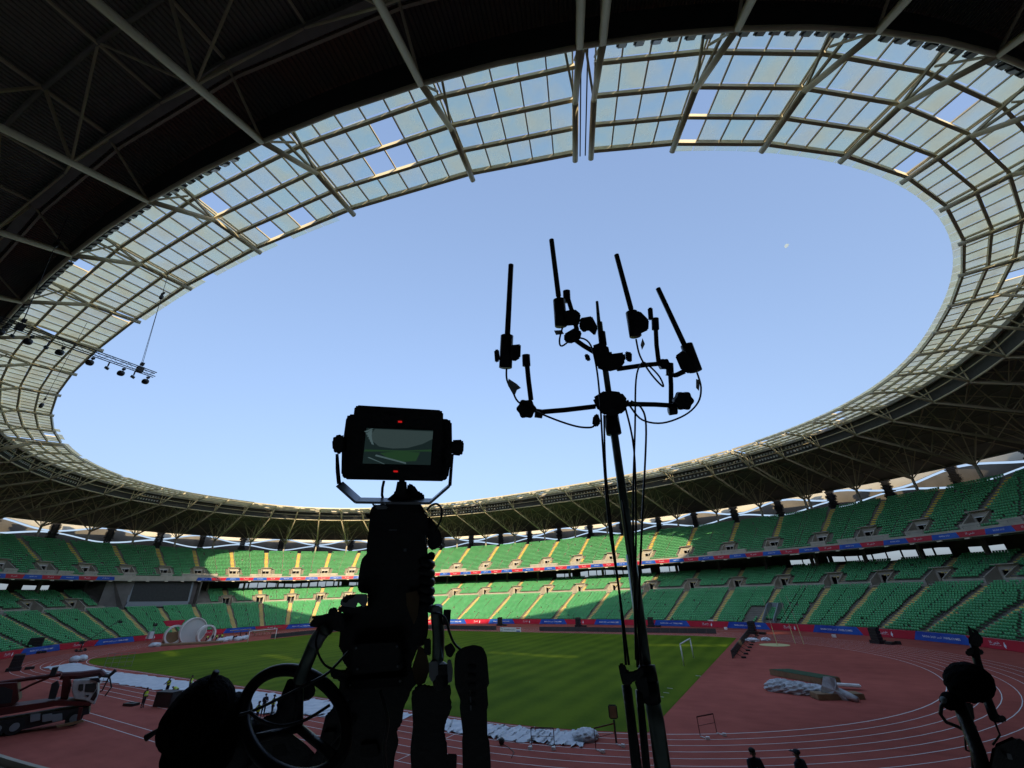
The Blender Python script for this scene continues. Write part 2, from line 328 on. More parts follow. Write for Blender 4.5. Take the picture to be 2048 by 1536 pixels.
# ------------------------------------------------------------------ text helper
_tc = {}
def text_mesh(s, bold=0.0):
    if (s, bold) in _tc: return _tc[(s, bold)]
    c = bpy.data.curves.new('t', 'FONT'); c.body = s; c.size = 1; c.align_x = 'CENTER'; c.align_y = 'CENTER'; c.resolution_u = 1; c.offset = bold; c.extrude = 0
    o = bpy.data.objects.new('t', c); col.objects.link(o); bpy.context.view_layer.update()
    me = bpy.data.meshes.new_from_object(o); bpy.data.objects.remove(o); _tc[(s, bold)] = me; return me
def text(s, p, x, y, h, m, name, parent=None, bold=0.0, wid=None):
    src = text_mesh(s, bold); me = src.copy(); me.materials.clear(); me.materials.append(M[m])
    x = Vector([float(q) for q in x]).normalized(); y = Vector([float(q) for q in y]).normalized(); z = x.cross(y)
    sx = h
    if wid:
        cw = max((v.co.x for v in src.vertices), default=1)-min((v.co.x for v in src.vertices), default=0); sx = wid/max(cw, .01)
    me.transform(Matrix(((x[0]*sx, y[0]*h, z[0], p[0]), (x[1]*sx, y[1]*h, z[1], p[1]), (x[2]*sx, y[2]*h, z[2], p[2]), (0, 0, 0, 1))))
    return link(name, me, parent)
for k in range(8):
    o = text(str(k+1), (26.2, -37.1-1.22*k, .009), (0, 1, 0), (-1, 0, 0), .8, 'white', 'lane_number'); o['kind'] = 'structure'
AR_GULF = '25 \uFEF2\uFEA0\uFEF4\uFEE0\uFEA7'; AR_BASRA = '\uFE93\uFEAE\uFEBC\uFE92\uFEDF\uFE8D'
# ------------------------------------------------------------------ grandstands
T1 = dict(d0=.9, z0=1.05, d1=17.0, z1=8.15, n=21)
T2 = dict(d0=18.6, z0=9.3, d1=27.6, z1=13.4, n=11)
T3 = dict(d0=17.6, z0=17.2, d1=33.0, z1=27.9, n=20)
for T in (T1, T2, T3): T['dd'] = (T['d1']-T['d0'])/T['n']; T['dz'] = (T['z1']-T['z0'])/(T['n']-1)
def portal_rows(k): return {1: None, 2: (0, 4), 3: (2, 6)}[k]
SCR = (28.55, 30.85)                     # bays taken out of the middle tier for the video screen
NEAR = (44, 57)                          # the main stand round the camera has no upper tier over it
def fr(i, d):                            # half widths of aisle, portal, portal plus stairs as bay fractions
    w = bayw(i, d); return .62/w, 1.55/w, 2.65/w
def us_tier(k):
    us = []
    for i in range(NR):
        us.append(i)
        if i in JOINT: continue
        a, b, c = fr(i, 20 if k > 1 else 8)
        us += [i+.15, i+.5-c, i+.5-b, i+.5-a, i+.5+a, i+.5+b, i+.5+c, i+.85]
    return np.array(sorted(us)+[NR])
def terrace(k, T, parent):
    us = us_tier(k); pr = portal_rows(k); prof = []
    for r in range(T['n']):
        d = T['d0']+r*T['dd']; z = T['z0']+r*T['dz']; zp = z-T['dz'] if r else z-(1.05 if k == 1 else .8)
        prof += [(d, zp), (d, z)]
    prof += [(T['d1']+.6, T['z1'])]
    n = len(prof); V = np.concatenate([S(us, d, z)[:, None, :] for d, z in prof], 1).reshape(-1, 3); fs = []
    for i in range(len(us)-1):
        um = (us[i]+us[i+1])/2; b = int(um) % NR; f = um-int(um)
        if k == 2 and SCR[0] < um < SCR[1]: continue
        if k == 3 and NEAR[0] < um < NEAR[1]: continue
        jmax = 27 if k == 1 and 47.3 < um < 54 else 999
        if k == 2 and 46 < um < 54: continue
        inp = b not in JOINT and abs(f-.5) < fr(b, 20)[1]+.001 and pr
        for j in range(n-1):
            if (inp and pr[0]*2 <= j < pr[1]*2) or j > jmax: continue
            fs.append((i*n+j, (i+1)*n+j, (i+1)*n+j+1, i*n+j+1))
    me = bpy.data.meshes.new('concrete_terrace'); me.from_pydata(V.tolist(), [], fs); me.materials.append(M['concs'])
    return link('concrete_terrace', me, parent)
lower = empty('lower_grandstand', 'lower grandstand ring of green seats behind the red and blue boards', 'grandstand')
upper = empty('upper_grandstand', 'steep upper grandstand ring of green seats above the balcony front', 'grandstand')
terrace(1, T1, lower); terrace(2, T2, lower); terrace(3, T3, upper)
# walkway between the two lower blocks and its front walls
U1 = np.array([u for u in us_tier(2)])
ringmesh('walkway', [(16.9, 8.13), (18.7, 8.13)], 'conc', lower, np.linspace(53.5-NR, 48.5, 218))
ringmesh('front_parapet', [(.55, 0), (.55, 1.38), (.8, 1.38), (.8, 0)], 'conc', lower, sub=4)
def seg_us(skip=lambda um: False, base=None):
    base = base if base is not None else np.linspace(0, NR, NR*4+1); out = []; cur = [base[0]]
    for i in range(len(base)-1):
        if skip((base[i]+base[i+1])/2):
            if len(cur) > 1: out.append(np.array(cur))
            cur = [base[i+1]]
        else: cur.append(base[i+1])
    if len(cur) > 1: out.append(np.array(cur))
    return out
def portal_skip(d):
    def f(um):
        b = int(um) % NR; x = um-int(um)
        return (b not in JOINT and abs(x-.5) < fr(b, d)[1]) or SCR[0] < um < SCR[1]
    return f
mb = MB()
def ring_bar(mb, us, d, z, w, h, m=0):
    P = S(us, d, z)
    for a, b in zip(P[:-1], P[1:]): mb.bar(a, b, w, h, m)
for us in seg_us(lambda um: portal_skip(18)(um) or 45 < um < 55, us_tier(2)):
    if not inview(S(us, 18.4, 8.7), 100).any(): continue
    ringmesh('walkway_parapet', [(18.27, 8.1), (18.27, 9.3), (18.43, 9.3), (18.43, 8.1)], 'conc', lower, us, closed=True)
RU = np.linspace(54.5-NR, 47.5, (47+6)*4+1)
mb = MB(); ring_bar(mb, RU, 17.05, 8.95, .05, .05); ring_bar(mb, RU, 17.05, 8.6, .04, .04)
for u in RU:
    p = S(u, 17.05); mb.bar((*p, 8.1), (*p, 8.97), .05, .05)
mb.build('handrail', 'steeld', lower)
# stairs, portals
def stair(i, k, T, r0, r1, off, half, m):          # two steps per row of seats
    mb = MB()
    for r in range(r0, r1):
        for h in (0, 1):
            d = T['d0']+(r+h*.5)*T['dd']; z = T['z0']+(r+h*.5)*T['dz']-T['dz']*.5+.02
            if r == r0 and h == 0 and k != 3: z = T['z0']+r*T['dz']+.02-T['dz']*.5
            o, t, n, up = frame_at(i+.5, d+T['dd']*.25, z)
            mb.box(o+t*off-up*.12, (half, T['dd']*.26, .14), (t, n, up), 0)
            mb.box(o+t*off+up*.022-n*T['dd']*.21, (half*.98, .03, .003), (t, n, up), 1)
    return mb
for i in range(NR):
    if i in JOINT or 47 <= i <= 54: continue
    vis1 = inview(S(i+.5, 8, 4.))[0]; vis3 = inview(S(i+.5, 25, 22.))[0]
    if vis1:
        stair(i, 1, T1, 0, T1['n'], 0, .62, 0).build('aisle_stair', ['yelc', 'concd'], lower)
    if vis1 or vis3:
        for k, T, par in ((2, T2, lower), (3, T3, upper)):
            if k == 2 and SCR[0]-.3 < i+.5 < SCR[1]+.3: continue
            a, b = portal_rows(k); ymat = 'yelc' if k == 2 else 'yel'
            stair(i, k, T, b, T['n'], 0, .62, 0).build('aisle_stair', [ymat, 'concd'], par)
            for sx in (2.1, -2.1): stair(i, k, T, a, b, sx, .5, 0).build('side_stair', [ymat, 'concd'], par)
            d0 = T['d0']+a*T['dd']; d1 = T['d0']+b*T['dd']; zf = T['z0']+a*T['dz']-(.8 if k == 2 else .3); zt = T['z0']+b*T['dz']+.35
            o, t, n, up = frame_at(i+.5, d0, 0); L = d1-d0; g = MB()
            for sx in (-1, 1):               # side walls with sloping tops
                q = o+t*sx*1.55
                prof = [(-.25, zf), (L, zf), (L, zt+.05), (-.25, T['z0']+a*T['dz']+.2)]
                g.slab([q+n*x+up*z for x, z in prof], t*sx*.22)
            g.box(o+n*(L+.1)+up*((zf+2.15+zt+.3)/2), (1.75, .12, max((zt+.3-zf-2.15)/2, .15)), (t, n, up)); g.box(o+n*(L-.3)+up*(zt+.3), (1.9, .55, .07), (t, n, up))
            for sx in (-1, 0, 1): g.box(o+n*(L+.05)+t*sx*1.35+up*(zf+1.1), (.22 if sx else .08, .10, 1.1), (t, n, up))
            g.box(o+n*(L*.5-.1)+up*(zf-.1), (1.6, L*.5+.1, .1), (t, n, up))
            if k == 3: g.box(o-n*.28+up*(zf+.35), (1.75, .09, .55), (t, n, up))
            po = g.build('portal', 'conc', par)
            w = MB(); w.box(o+n*(L+1.9)+up*(zf+1.1), (1.5, .05, 1.2), (t, n, up))
            for sx in (-1, 1): w.box(o+n*(L+1)+t*sx*1.5+up*(zf+1.1), (.04, .95, 1.2), (t, n, up))
            w.box(o+n*(L+1)+up*(zf+2.3), (1.5, .95, .04), (t, n, up)); w.box(o+n*(L+1)+up*(zf+.0), (1.5, .95, .04), (t, n, up)); w.build('doorway', 'dark', po)
            if k == 3 and vis3:
                l = MB(); l.box(o+n*(L-.12)+up*(zf+2.08), (1.2, .05, .07), (t, n, up)); l.build('lit_lintel_strip', 'white', po)  # white strip paints the lintel as catching light
# broad parapets of the upper tier
WIDE = [0, 3, 6, 10, 13, 15, 18, 21, 24, 26, 28, 32, 35]
for i in WIDE:
    if i in JOINT: continue
    o, t, n, up = frame_at(i+.5, T3['d0']+1.0, 0); g = MB()
    for sx in (-1, 1): g.box(o+t*sx*3.6+up*18.1, (2.1, .12, .75), (t, n, up)); g.box(o+t*sx*5.6+n*.6+up*18.1, (.12, .7, .75), (t, n, up))
    g.build('broad_parapet', 'conc', upper)
# seats
def seat_positions(k, T):
    out = []; pr = portal_rows(k)
    for i in range(NR):
        if k == 2 and SCR[0]-.35 < i+.5 < SCR[1]+.35: continue
        if not (inview(S(np.array([i+.02, i+.5, i+.98]), T['d0']+8, T['z0']+4), 160).any()): continue
        for r in range(T['n']):
            d = T['d0']+r*T['dd']+T['dd']*.62; z = T['z0']+r*T['dz']; w = bayw(i, d); n = int((w+.1)/.5); x = (np.arange(n)-(n-1)/2)*.5
            hole = .75
            if pr and pr[0] <= r < pr[1]: hole = 2.85
            elif k == 3 and pr and r < pr[0]: hole = 1.9 if i not in WIDE else 0
            if k == 3 and i in WIDE and r < 2: x = x[abs(x) > 6.0] if w > 12.5 else x[:0]
            if k == 1 and i == 9 and r < 9: x = x[(abs(x) > .75) & ((x < 1.2) | (x > 3.9))]
            if k == 1 and i == 9 and r < 2: x = x[x > 0]
            if i in JOINT: hole = -1; x = (np.arange(max(int(w/.5), 1))-(max(int(w/.5), 1)-1)/2)*.5
            x = x[abs(x) > hole]; keep = rng.random(len(x)) > .006; x = x[keep]
            u = i+.5+x/w
            u = u[np.hypot(*(S(u, d)-CAMP[:2]).T) > (40 if k == 1 else 16)]
            if not len(u): continue
            P = S(u, d, z); Q = S(u+.002, d, z)-S(u-.002, d, z); Q /= np.linalg.norm(Q, axis=1)[:, None]
            out.append(np.concatenate([P, Q], 1))
    return np.concatenate(out)
def seat_template():
    mb = MB(); A = ((1, 0, 0), (0, 1, 0), (0, 0, 1))        # x along row, y outwards, pan towards the pitch
    v = []
    def hexa(p): mb.add(p, [(0, 2, 3, 1), (4, 5, 7, 6), (0, 1, 5, 4), (2, 6, 7, 3), (0, 4, 6, 2), (1, 3, 7, 5)])
    hexa([(-.228, -.22, .40), (.228, -.22, .40), (-.22, .17, .36), (.22, .17, .36), (-.228, -.23, .45), (.228, -.23, .45), (-.20, .17, .42), (.20, .17, .42)])
    hexa([(-.20, .16, .38), (.20, .16, .38), (-.20, .21, .38), (.20, .21, .38), (-.228, .25, .80), (.228, .25, .80), (-.21, .29, .79), (.21, .29, .79)])
    return np.array(mb.v), mb.f
SV, SF = seat_template()
def seat_mesh(name, A):
    n = len(A); t = A[:, 3:6]; o = np.stack([t[:, 1], -t[:, 0], t[:, 2]], 1)       # outward
    V = A[:, None, :3]+SV[None, :, 0:1]*t[:, None, :]+SV[None, :, 1:2]*o[:, None, :]; V[:, :, 2] += SV[None, :, 2]
    nv = len(SV); F = (np.array(SF)[None]+np.arange(n)[:, None, None]*nv).reshape(-1, 4)
    me = bpy.data.meshes.new(name); me.vertices.add(n*nv); me.vertices.foreach_set('co', V.reshape(-1).astype(np.float32))
    me.loops.add(F.size); me.loops.foreach_set('vertex_index', F.reshape(-1).astype(np.int32)); me.polygons.add(len(F))
    me.polygons.foreach_set('loop_start', np.arange(0, F.size, 4, dtype=np.int32)); me.polygons.foreach_set('loop_total', np.full(len(F), 4, np.int32))
    me.materials.append(M['seat']); me.materials.append(M['seat2'])
    if n > 1: me.polygons.foreach_set('material_index', np.repeat((rng.random(n) < .05).astype(np.int32), len(SF)))
    me.update(); me.validate(); return me
# outward must point away from the centre
def orient(A):
    o = np.stack([A[:, 4], -A[:, 3]], 1); c = A[:, :2]-np.array([CX, CY]); s = np.sign((o*c).sum(1)); A[:, 3:6] *= s[:, None]; return A
tpl = seat_mesh('seat', np.array([[0, 0, 0, 1., 0, 0]]))
for k, T, par, nm in ((1, T1, lower, 300), (2, T2, None, 0), (3, T3, upper, 300)):
    A = orient(seat_positions(k, T)); 
    if k == 1: keepA = A; continue
    if k == 2: A = np.concatenate([keepA, A]); par = lower; nm = 300
    dist = np.linalg.norm(A[:, :3]-CAMP, axis=1); vis = inview(A[:, :3], -5); order = np.argsort(np.where(vis, dist, 1e9))
    near, rest = A[order[:nm]], A[order[nm:]]
    for a in near:
        o = bpy.data.objects.new('seat', tpl); col.objects.link(o); o.parent = par
        t = Vector(a[3:6]); y = Vector((t[1], -t[0], 0))
        o.matrix_local = Matrix(((t[0], -y[0]*-1, 0, a[0]), (t[1], -y[1]*-1, 0, a[1]), (0, 0, 1, a[2]), (0, 0, 0, 1)))
    tag(link('seat_rows', seat_mesh('seat_rows', rest), par), kind='stuff')
    print('seats', k, len(A))
# players' tunnel mouth in the lower block (right of the far straight)
o, t, n, up = frame_at(9.5, 1.2, 0)
g = MB()
for sx in (1.3, 3.8): g.slab([o-t*sx+up*.6, o-t*sx+n*6.6+up*.6, o-t*sx+n*6.6+up*5.3, o-t*sx+n*4.6+up*5.3, o-t*sx+up*2.0], t*.22)
g.box(o-t*2.5+n*6.6+up*4.4, (1.4, .15, .9), (t, n, up)); g.build('tunnel_mouth', 'frame', lower)
w = MB(); w.box(o-t*2.45+n*6.2+up*2.4, (1.2, .1, 1.4), (t, n, up)); w.build('tunnel_doorway', 'dark', lower)
# ------------------------------------------------------------------ balcony, concourse
BU = np.linspace(NEAR[1]-NR, NEAR[0], (NEAR[0]-NEAR[1]+NR)*4+1)
ringmesh('balcony_front', [(17.2, 16.35), (17.2, 17.9), (17.42, 17.9), (17.42, 17.2)], 'conc', upper, BU)
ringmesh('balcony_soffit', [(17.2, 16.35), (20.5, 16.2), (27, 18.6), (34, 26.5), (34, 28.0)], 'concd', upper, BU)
mb = MB(); ring_bar(mb, BU, 17.3, 18.35, .05, .05)
for u in BU: mb.bar(S(u, 17.3, 17.9), S(u, 17.3, 18.36), .05, .05)
mb.build('balcony_rail', 'steeld', upper)
mb = MB()
for i in range(NR):
    for f in (0, .5):
        if inview(S(i+f, 17, 16.5))[0] and not NEAR[0]-1 < i < NEAR[1]:
            o, t, n, up = frame_at(i+f+.02, 17.45, 16.25); mb.box(o, (.45, .2, .1), (t, n, up))
mb.build('soffit_lamp', 'cream', upper)
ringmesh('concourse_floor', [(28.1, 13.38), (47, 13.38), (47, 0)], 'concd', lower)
for i in range(NR):
    if inview(S(i, 26.5, 15))[0] and not 46 < i < 56:
        g = MB(); o, t, n, up = frame_at(i, 26.8, 0); g.box(o+up*15.5, (.35, .35, 3.1), (t, n, up)); g.build('concourse_pillar', 'concd', lower)
# inner wall of the concourse, open where daylight comes through
OPEN = {6: 1, 8: 1, 9: 2, 10: 0, 11: 0, 12: 2, 13: 1, 14: 1, 15: 2, 20: 1, 23: 2, 24: 1, 25: 1, 26: 1, 31: 2, 32: 1, 33: 1, 34: 1, 5: 2, 7: 1, 4: 1, 22: 1, 35: 1}
mb = MB()
for i in range(NR):
    k = OPEN.get(i, 0)
    for q in range(4):
        a, b = i+q/4, i+(q+1)/4
        op = (k == 1) or (k == 2 and q in (1, 2))
        P, Q = S(a, 36.5), S(b, 36.5)
        if not op: mb.add([(*P, 13.3), (*Q, 13.3), (*Q, 28), (*P, 28)], [(0, 1, 2, 3)])
        else:
            zt = 15.9+.35*math.sin(a*math.pi); zb = 14.2+.3*math.cos(a*math.pi)
            zt2 = 15.9+.35*math.sin(b*math.pi); zb2 = 14.2+.3*math.cos(b*math.pi)
            mb.add([(*P, 13.3), (*Q, 13.3), (*Q, zb2), (*P, zb)], [(0, 1, 2, 3)]); mb.add([(*P, zt), (*Q, zt2), (*Q, 28), (*P, 28)], [(0, 1, 2, 3)])
            for e in (P, ): mb.bar((*e, 13.3), (*e, 17), .5 if q % 2 else .2, .3)
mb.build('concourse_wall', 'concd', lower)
# ------------------------------------------------------------------ facade with wavy slits
fac = empty('stadium_facade', 'outer facade of woven lens shaped panels with wavy daylight slits', 'facade')
FD = 54.0
def wv(u): return math.cos(math.pi*(u-16))              # widest at every second rib
def zup(u): return 34.75+1.25*wv(u)
def zlo(u): return 32.0-1.0*wv(u)
for i in range(NR):
    us = np.linspace(i, i+1, 9)
    if not inview(S(us, FD, 33.), 200).any() and not (20 > bayw(i, 0) and i % 2 == 0): pass
    def panel(name, za, zb, d, m, th=.35):
        V = []
        for u in us:
            p = S(u, d); q = S(u, d+th); V += [(*p, za(u)), (*p, zb(u)), (*q, zb(u)), (*q, za(u))]
        fs = [(4*j+k, 4*j+(k+1) % 4, 4*j+4+(k+1) % 4, 4*j+4+k) for j in range(len(us)-1) for k in range(4)]+[(0, 1, 2, 3), (35, 34, 33, 32)]
        g = MB(); g.add(V, fs); return g.build(name, m, fac)
    sh = .28 if not 36 < i < 60 or i % 2 == 0 else -.05        # unseen main stand side: alternate slits shut to break the sun into patches
    panel('lens_panel', lambda u: zlo(u)+sh, lambda u: zup(u)-sh, FD+.4, 'facade')
    panel('upper_panel', lambda u: zup(u)+sh, lambda u: 39.6+.5*wv(u+1), FD, 'cream')
    panel('lower_panel', lambda u: 17.2+.4*wv(u), lambda u: zlo(u)-sh, FD, 'facade')
    # louvred service tower at the bay centre
    if (i-1) % NR not in JOINT and inview(S(i, 50, 32.))[0]:
        o, t, n, up = frame_at(i+.02, 51.5, 0); g = MB()
        for z in np.arange(28.5, 36.6, .42):
            hw = .75+random.uniform(0, .8); g.box(o+up*z, (hw, .5, .15), (t, n, up))
        for x in (-.8, .8): g.box(o+t*x+up*32.5, (.08, .4, 4.2), (t, n, up))
        g.build('louvre_tower', 'dark', fac)
ringmesh('podium_wall', [(FD-1, 0), (FD-1, 13.9), (FD-.6, 13.9), (FD-.6, 0)], 'concd', fac)
# ------------------------------------------------------------------ roof
roof = empty('stadium_roof', 'cantilever roof of dark profiled sheet with a band of tinted glass', 'roof')
def zdeck(d): return float(np.interp(d, [8.6, 13, 20, 32, 40, 45.6, 49.6], [42.55, 42.5, 42.0, 39.9, 38.0, 36.7, 35.9]))
DK = [(12.6, 42.5), (20, 42.0), (26, 41.1), (32, 39.9), (40, 38.0), (45.6, 36.7), (49.6, 35.9)]
for i in range(NR):
    us = np.array([i, i+.5, i+1.]) if i not in JOINT else np.array([i, i+1.])
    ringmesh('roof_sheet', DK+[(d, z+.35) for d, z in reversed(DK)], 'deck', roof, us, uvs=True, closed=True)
    ringmesh('gutter_sheet', [(8.6, 42.3), (12.6, 42.5), (12.6, 42.85), (8.6, 42.65)], 'deckr', roof, us, uvs=True, closed=True)
def ringtube(name, d, z, r, m='steel', n=8, us=None):
    us = us if us is not None else np.linspace(0, NR, NR*2+1); mb = MB()
    for i in range(NR):
        seg = [S(i+f, d, z) for f in (0, .5, 1)]; mb.tube(seg, r, n)
    return mb.build(name, m, roof, smooth=True)
ringtube('lower_ring_tube', 9.0, 39.0, .17); ringtube('upper_ring_tube', 8.7, 40.75, .10)
ringmesh('catwalk_screen', [(9.05, 39.1), (9.05, 42.1), (9.12, 42.1), (9.12, 39.1)], 'screen', roof, closed=True)
def ringbox(name, d, z, w, h, m='steel'):
    mb = MB()
    for i in range(NR):
        a, b = S(i, d, z), S(i+1, d, z)
        if i in JOINT: continue
        mb.bar(a, b, w, h)
    return mb.build(name, m, roof)
for d, z, w, h in ((.05, 42.35, .28, .42), (2.15, 42.3, .25, .34), (4.3, 42.25, .25, .34), (6.45, 42.25, .25, .34)): ringbox('glazing_purlin', d, z, w, h)
ringbox('edge_beam', 8.7, 42.2, .5, .6, 'steeld'); ringbox('gutter_beam', 12.6, 41.95, .7, .7, 'steeld'); ringbox('gutter_beam', 11.9, 42.05, .18, .3, 'steel')
for d in (16.5, 23, 29, 35, 41): ringtube('purlin_tube', d, zdeck(d)-.45, .16, 'steeld', 6)
ringbox('eaves_beam', 49.3, 35.65, .4, .5, 'steeld')
def E3(u, d, z, dt=0):
    p, t, n, up = frame_at(u, d, z); return p+t*dt
def chz(d): return 39-(d-9)*7/26
for i in range(NR):
    g = MB(); u = i+.0
    tip = S(u, -.5, 42.02); bend = S(u, 4.3, 41.72); knee = S(u, 9, 39); head = S(u, 35, 32)
    g.tube([tip, bend], .235, 10); g.tube([bend, knee], .22, 10); g.tube([knee, S(u, 22, chz(22)), head], .26, 10)
    g.build('rib_chord', 'steel', roof, smooth=True)
    w = MB()
    for s in (-1, 1): w.bar(bend, E3(u, 8.6, 42.1, s*.85), .16, .2)
    w.tube([knee, S(u, 8.9, 42.1)], .12, 6); w.tube([knee, S(u, 6.9, 42.1)], .09, 6); w.tube([knee, S(u, 12.5, 41.7)], .10, 6)
    pts = [(13.5, 12.6), (13.5, 16.5), (19, 16.5), (19, 23), (25.5, 23), (25.5, 29)]
    for a, b in pts: w.tube([S(u, a, chz(a)), S(u, b, zdeck(b)-.3)], .12, 6)
    w.tube([S(u, 12.6, 42.1), S(u, 23, zdeck(23)-.3), S(u, 34, zdeck(34)-.3), S(u, 49, zdeck(49)-.3)], .14, 6)
    w.build('rib_web', 'steel', roof)
    g = MB(); g.tube([S(u, 35, 27.6), S(u, 35, 32)], [.38, .30], 12)
    c = g.build('roof_column', 'conc', roof, smooth=True)
    w = MB(); hd = S(u, 35, 31.9)
    for d in (29, 32, 38.5, 43): w.tube([hd, S(u, d, zdeck(d)-.4)], .12, 6)
    for nb in (-1, 1):
        j = i if nb > 0 else (i-1) % NR
        if j in JOINT: continue
        w.tube([hd, S(i+nb*.27, 35, zdeck(35)-.4)], .11, 6); w.tube([hd, S(i+nb*.45, 38, zdeck(38)-.4)], .10, 6); w.tube([hd, S(i+nb*.42, 29, zdeck(29)-.4)], .10, 6)
    w.build('column_branch', 'steel', roof)
    if i in JOINT: continue
    w = MB(); um = i+.5
    w.tube([S(um, 12.6, 42.1), S(um, 23, zdeck(23)-.3), S(um, 34, zdeck(34)-.3), S(um, 49, zdeck(49)-.3)], .11, 6)
    for a, b in ((13.5, 16.5), (20, 23), (27, 29)):
        w.tube([S(i, a, chz(a)), S(um, b, zdeck(b)-.4)], .08, 6); w.tube([S(i+.9999, a, chz(a)), S(um, b, zdeck(b)-.4)], .08, 6)
    w.tube([S(i, 13.5, chz(13.5)), S(um, 12.7, 41.7)], .08, 6); w.tube([S(i+.9999, 13.5, chz(13.5)), S(um, 12.7, 41.7)], .08, 6)
    w.build('bay_brace', 'steel', roof)
# ---- glass band: four rows of panes per bay, some panes missing
def npane(i): return max(4, int(round(bayw(i, 4.3)/1.95)))
MISS = set()
def miss_at(x, y):
    P = G(x, y, 42.6)[:2]; best = min(((np.hypot(*(S(i+(j+.5)/npane(i), 2.15*(r+.5))-P)), (i, j, r)) for i in range(NR) if i not in JOINT for j in range(npane(i)) for r in range(4)), key=lambda q: q[0])
    MISS.add(best[1])
for q in [(760, 230), (785, 270), (800, 300), (775, 325), (1400, 190), (1388, 250), (1950, 180), (1830, 330), (625, 435), (550, 465), (440, 420), (160, 525), (240, 630), (85, 655), (104, 870), (2035, 545)]: miss_at(*q)
for i in range(0, 36):
    for j in range(8):
        for r in range(4):
            if random.random() < (.30 if r == 0 else .14 if r == 2 else .05) and i < 28 and i > 3: MISS.add((i, j, r))
panes = []
for i in range(NR):
    if i in JOINT: continue
    n = npane(i)
    for j in range(n):
        a, b = i+(j+.03)/n, i+(j+.97)/n
        rows = [(2.15*r+.06, 2.15*r+2.09, r) for r in range(4)]
        if i > 51 or i < 7 and random.random() < .95 or (27 < i < 40 or 44 < i < 48) and random.random() < .93: rows.append((-.85, -.05, -1))
        for d0, d1, r in rows:
            if (i, j, r) in MISS: continue
            z = 42.56
            V = [S(a, d0, z), S(b, d0, z), S(b, d1, z), S(a, d1, z)]; V += [v+np.array([0, 0, .03]) for v in V]
            panes.append((i, V))
F6 = [(0, 1, 2, 3), (4, 7, 6, 5), (0, 4, 5, 1), (1, 5, 6, 2), (2, 6, 7, 3), (3, 7, 4, 0)]
dd = [(np.linalg.norm(p[1][0]-CAMP) if inview(np.mean(p[1], 0), 0)[0] else 1e9) for p in panes]; order = np.argsort(dd); rest = MB(); rest2 = MB()
for q, k in enumerate(order):
    two = random.random() < .35
    if q < 300: MB().add(panes[k][1], F6).build('glass_pane', 'pane2' if two else 'pane', roof)
    else: (rest2 if two else rest).add(panes[k][1], F6)
for g, m in ((rest, 'pane'), (rest2, 'pane2')): tag(g.build('glass_panes_far', m, roof), kind='stuff')
barr = MB()
for i in range(NR):
    if i in JOINT:
        for f in (.33, .66):
            g = MB(); g.bar(S(i+f, -.3, 42.3), S(i+f, 9, 42.3), .09, .1); g.build('joint_bar', 'dark', roof)
        continue
    n = npane(i)
    for j in range(0, n+1):
        u = i+min(max(j/n, .012), .988); near = 43 < i < 57 and inview(S(u, 4, 42.5), 0)[0]
        g = MB() if near else barr
        g.bar(S(u, 0, 42.46), S(u, 8.6, 42.46), .10, .13)
        if near: g.build('glazing_bar', 'bar', roof)
tag(barr.build('glazing_bars_far', 'bar', roof), kind='stuff')
# ------------------------------------------------------------------ advertising boards
tt = np.linspace(0, 360, 7201)
def rim_u(s, d):        # bay coordinate of the point s metres round ring d, measured from the right end of the long axis
    t = np.radians(tt); c, q = np.cos(t), np.sin(t); r = (abs(c)**SN+abs(q)**SN)**(-1/SN); X, Y = SA*r*c, SB*r*q
    nx = np.sign(X)*abs(X/SA)**(SN-1)/SA; ny = np.sign(Y)*abs(Y/SB)**(SN-1)/SB; L = np.hypot(nx, ny); X = X+d*nx/L; Y = Y+d*ny/L
    a = np.r_[0, np.cumsum(np.hypot(np.diff(X), np.diff(Y)))]
    T = float(np.interp(s % a[-1], a, tt)); mix = TIe if d < 5 else TIe+(TOe-TIe)*d/35
    if T < mix[0]: T += 360
    return float(np.interp(T, mix, np.arange(NR+1)))
Bs = [2.0, 11.2, 20.6, 29.9, 38.7, 48.3, 57.2, 67.0, 76.4, 86.6, 95.9, 105.4, 114.3, 124.2, 133.2, 143.2]
Bs += list(np.linspace(143.2, 228.6, 10)[1:])+[238.3, 247.6, 255.9, 263.9, 272.1, 281.3, 290.5, 300.6, 308.1, 317.5, 327, 336.5]
nb, nr_ = 0, 0
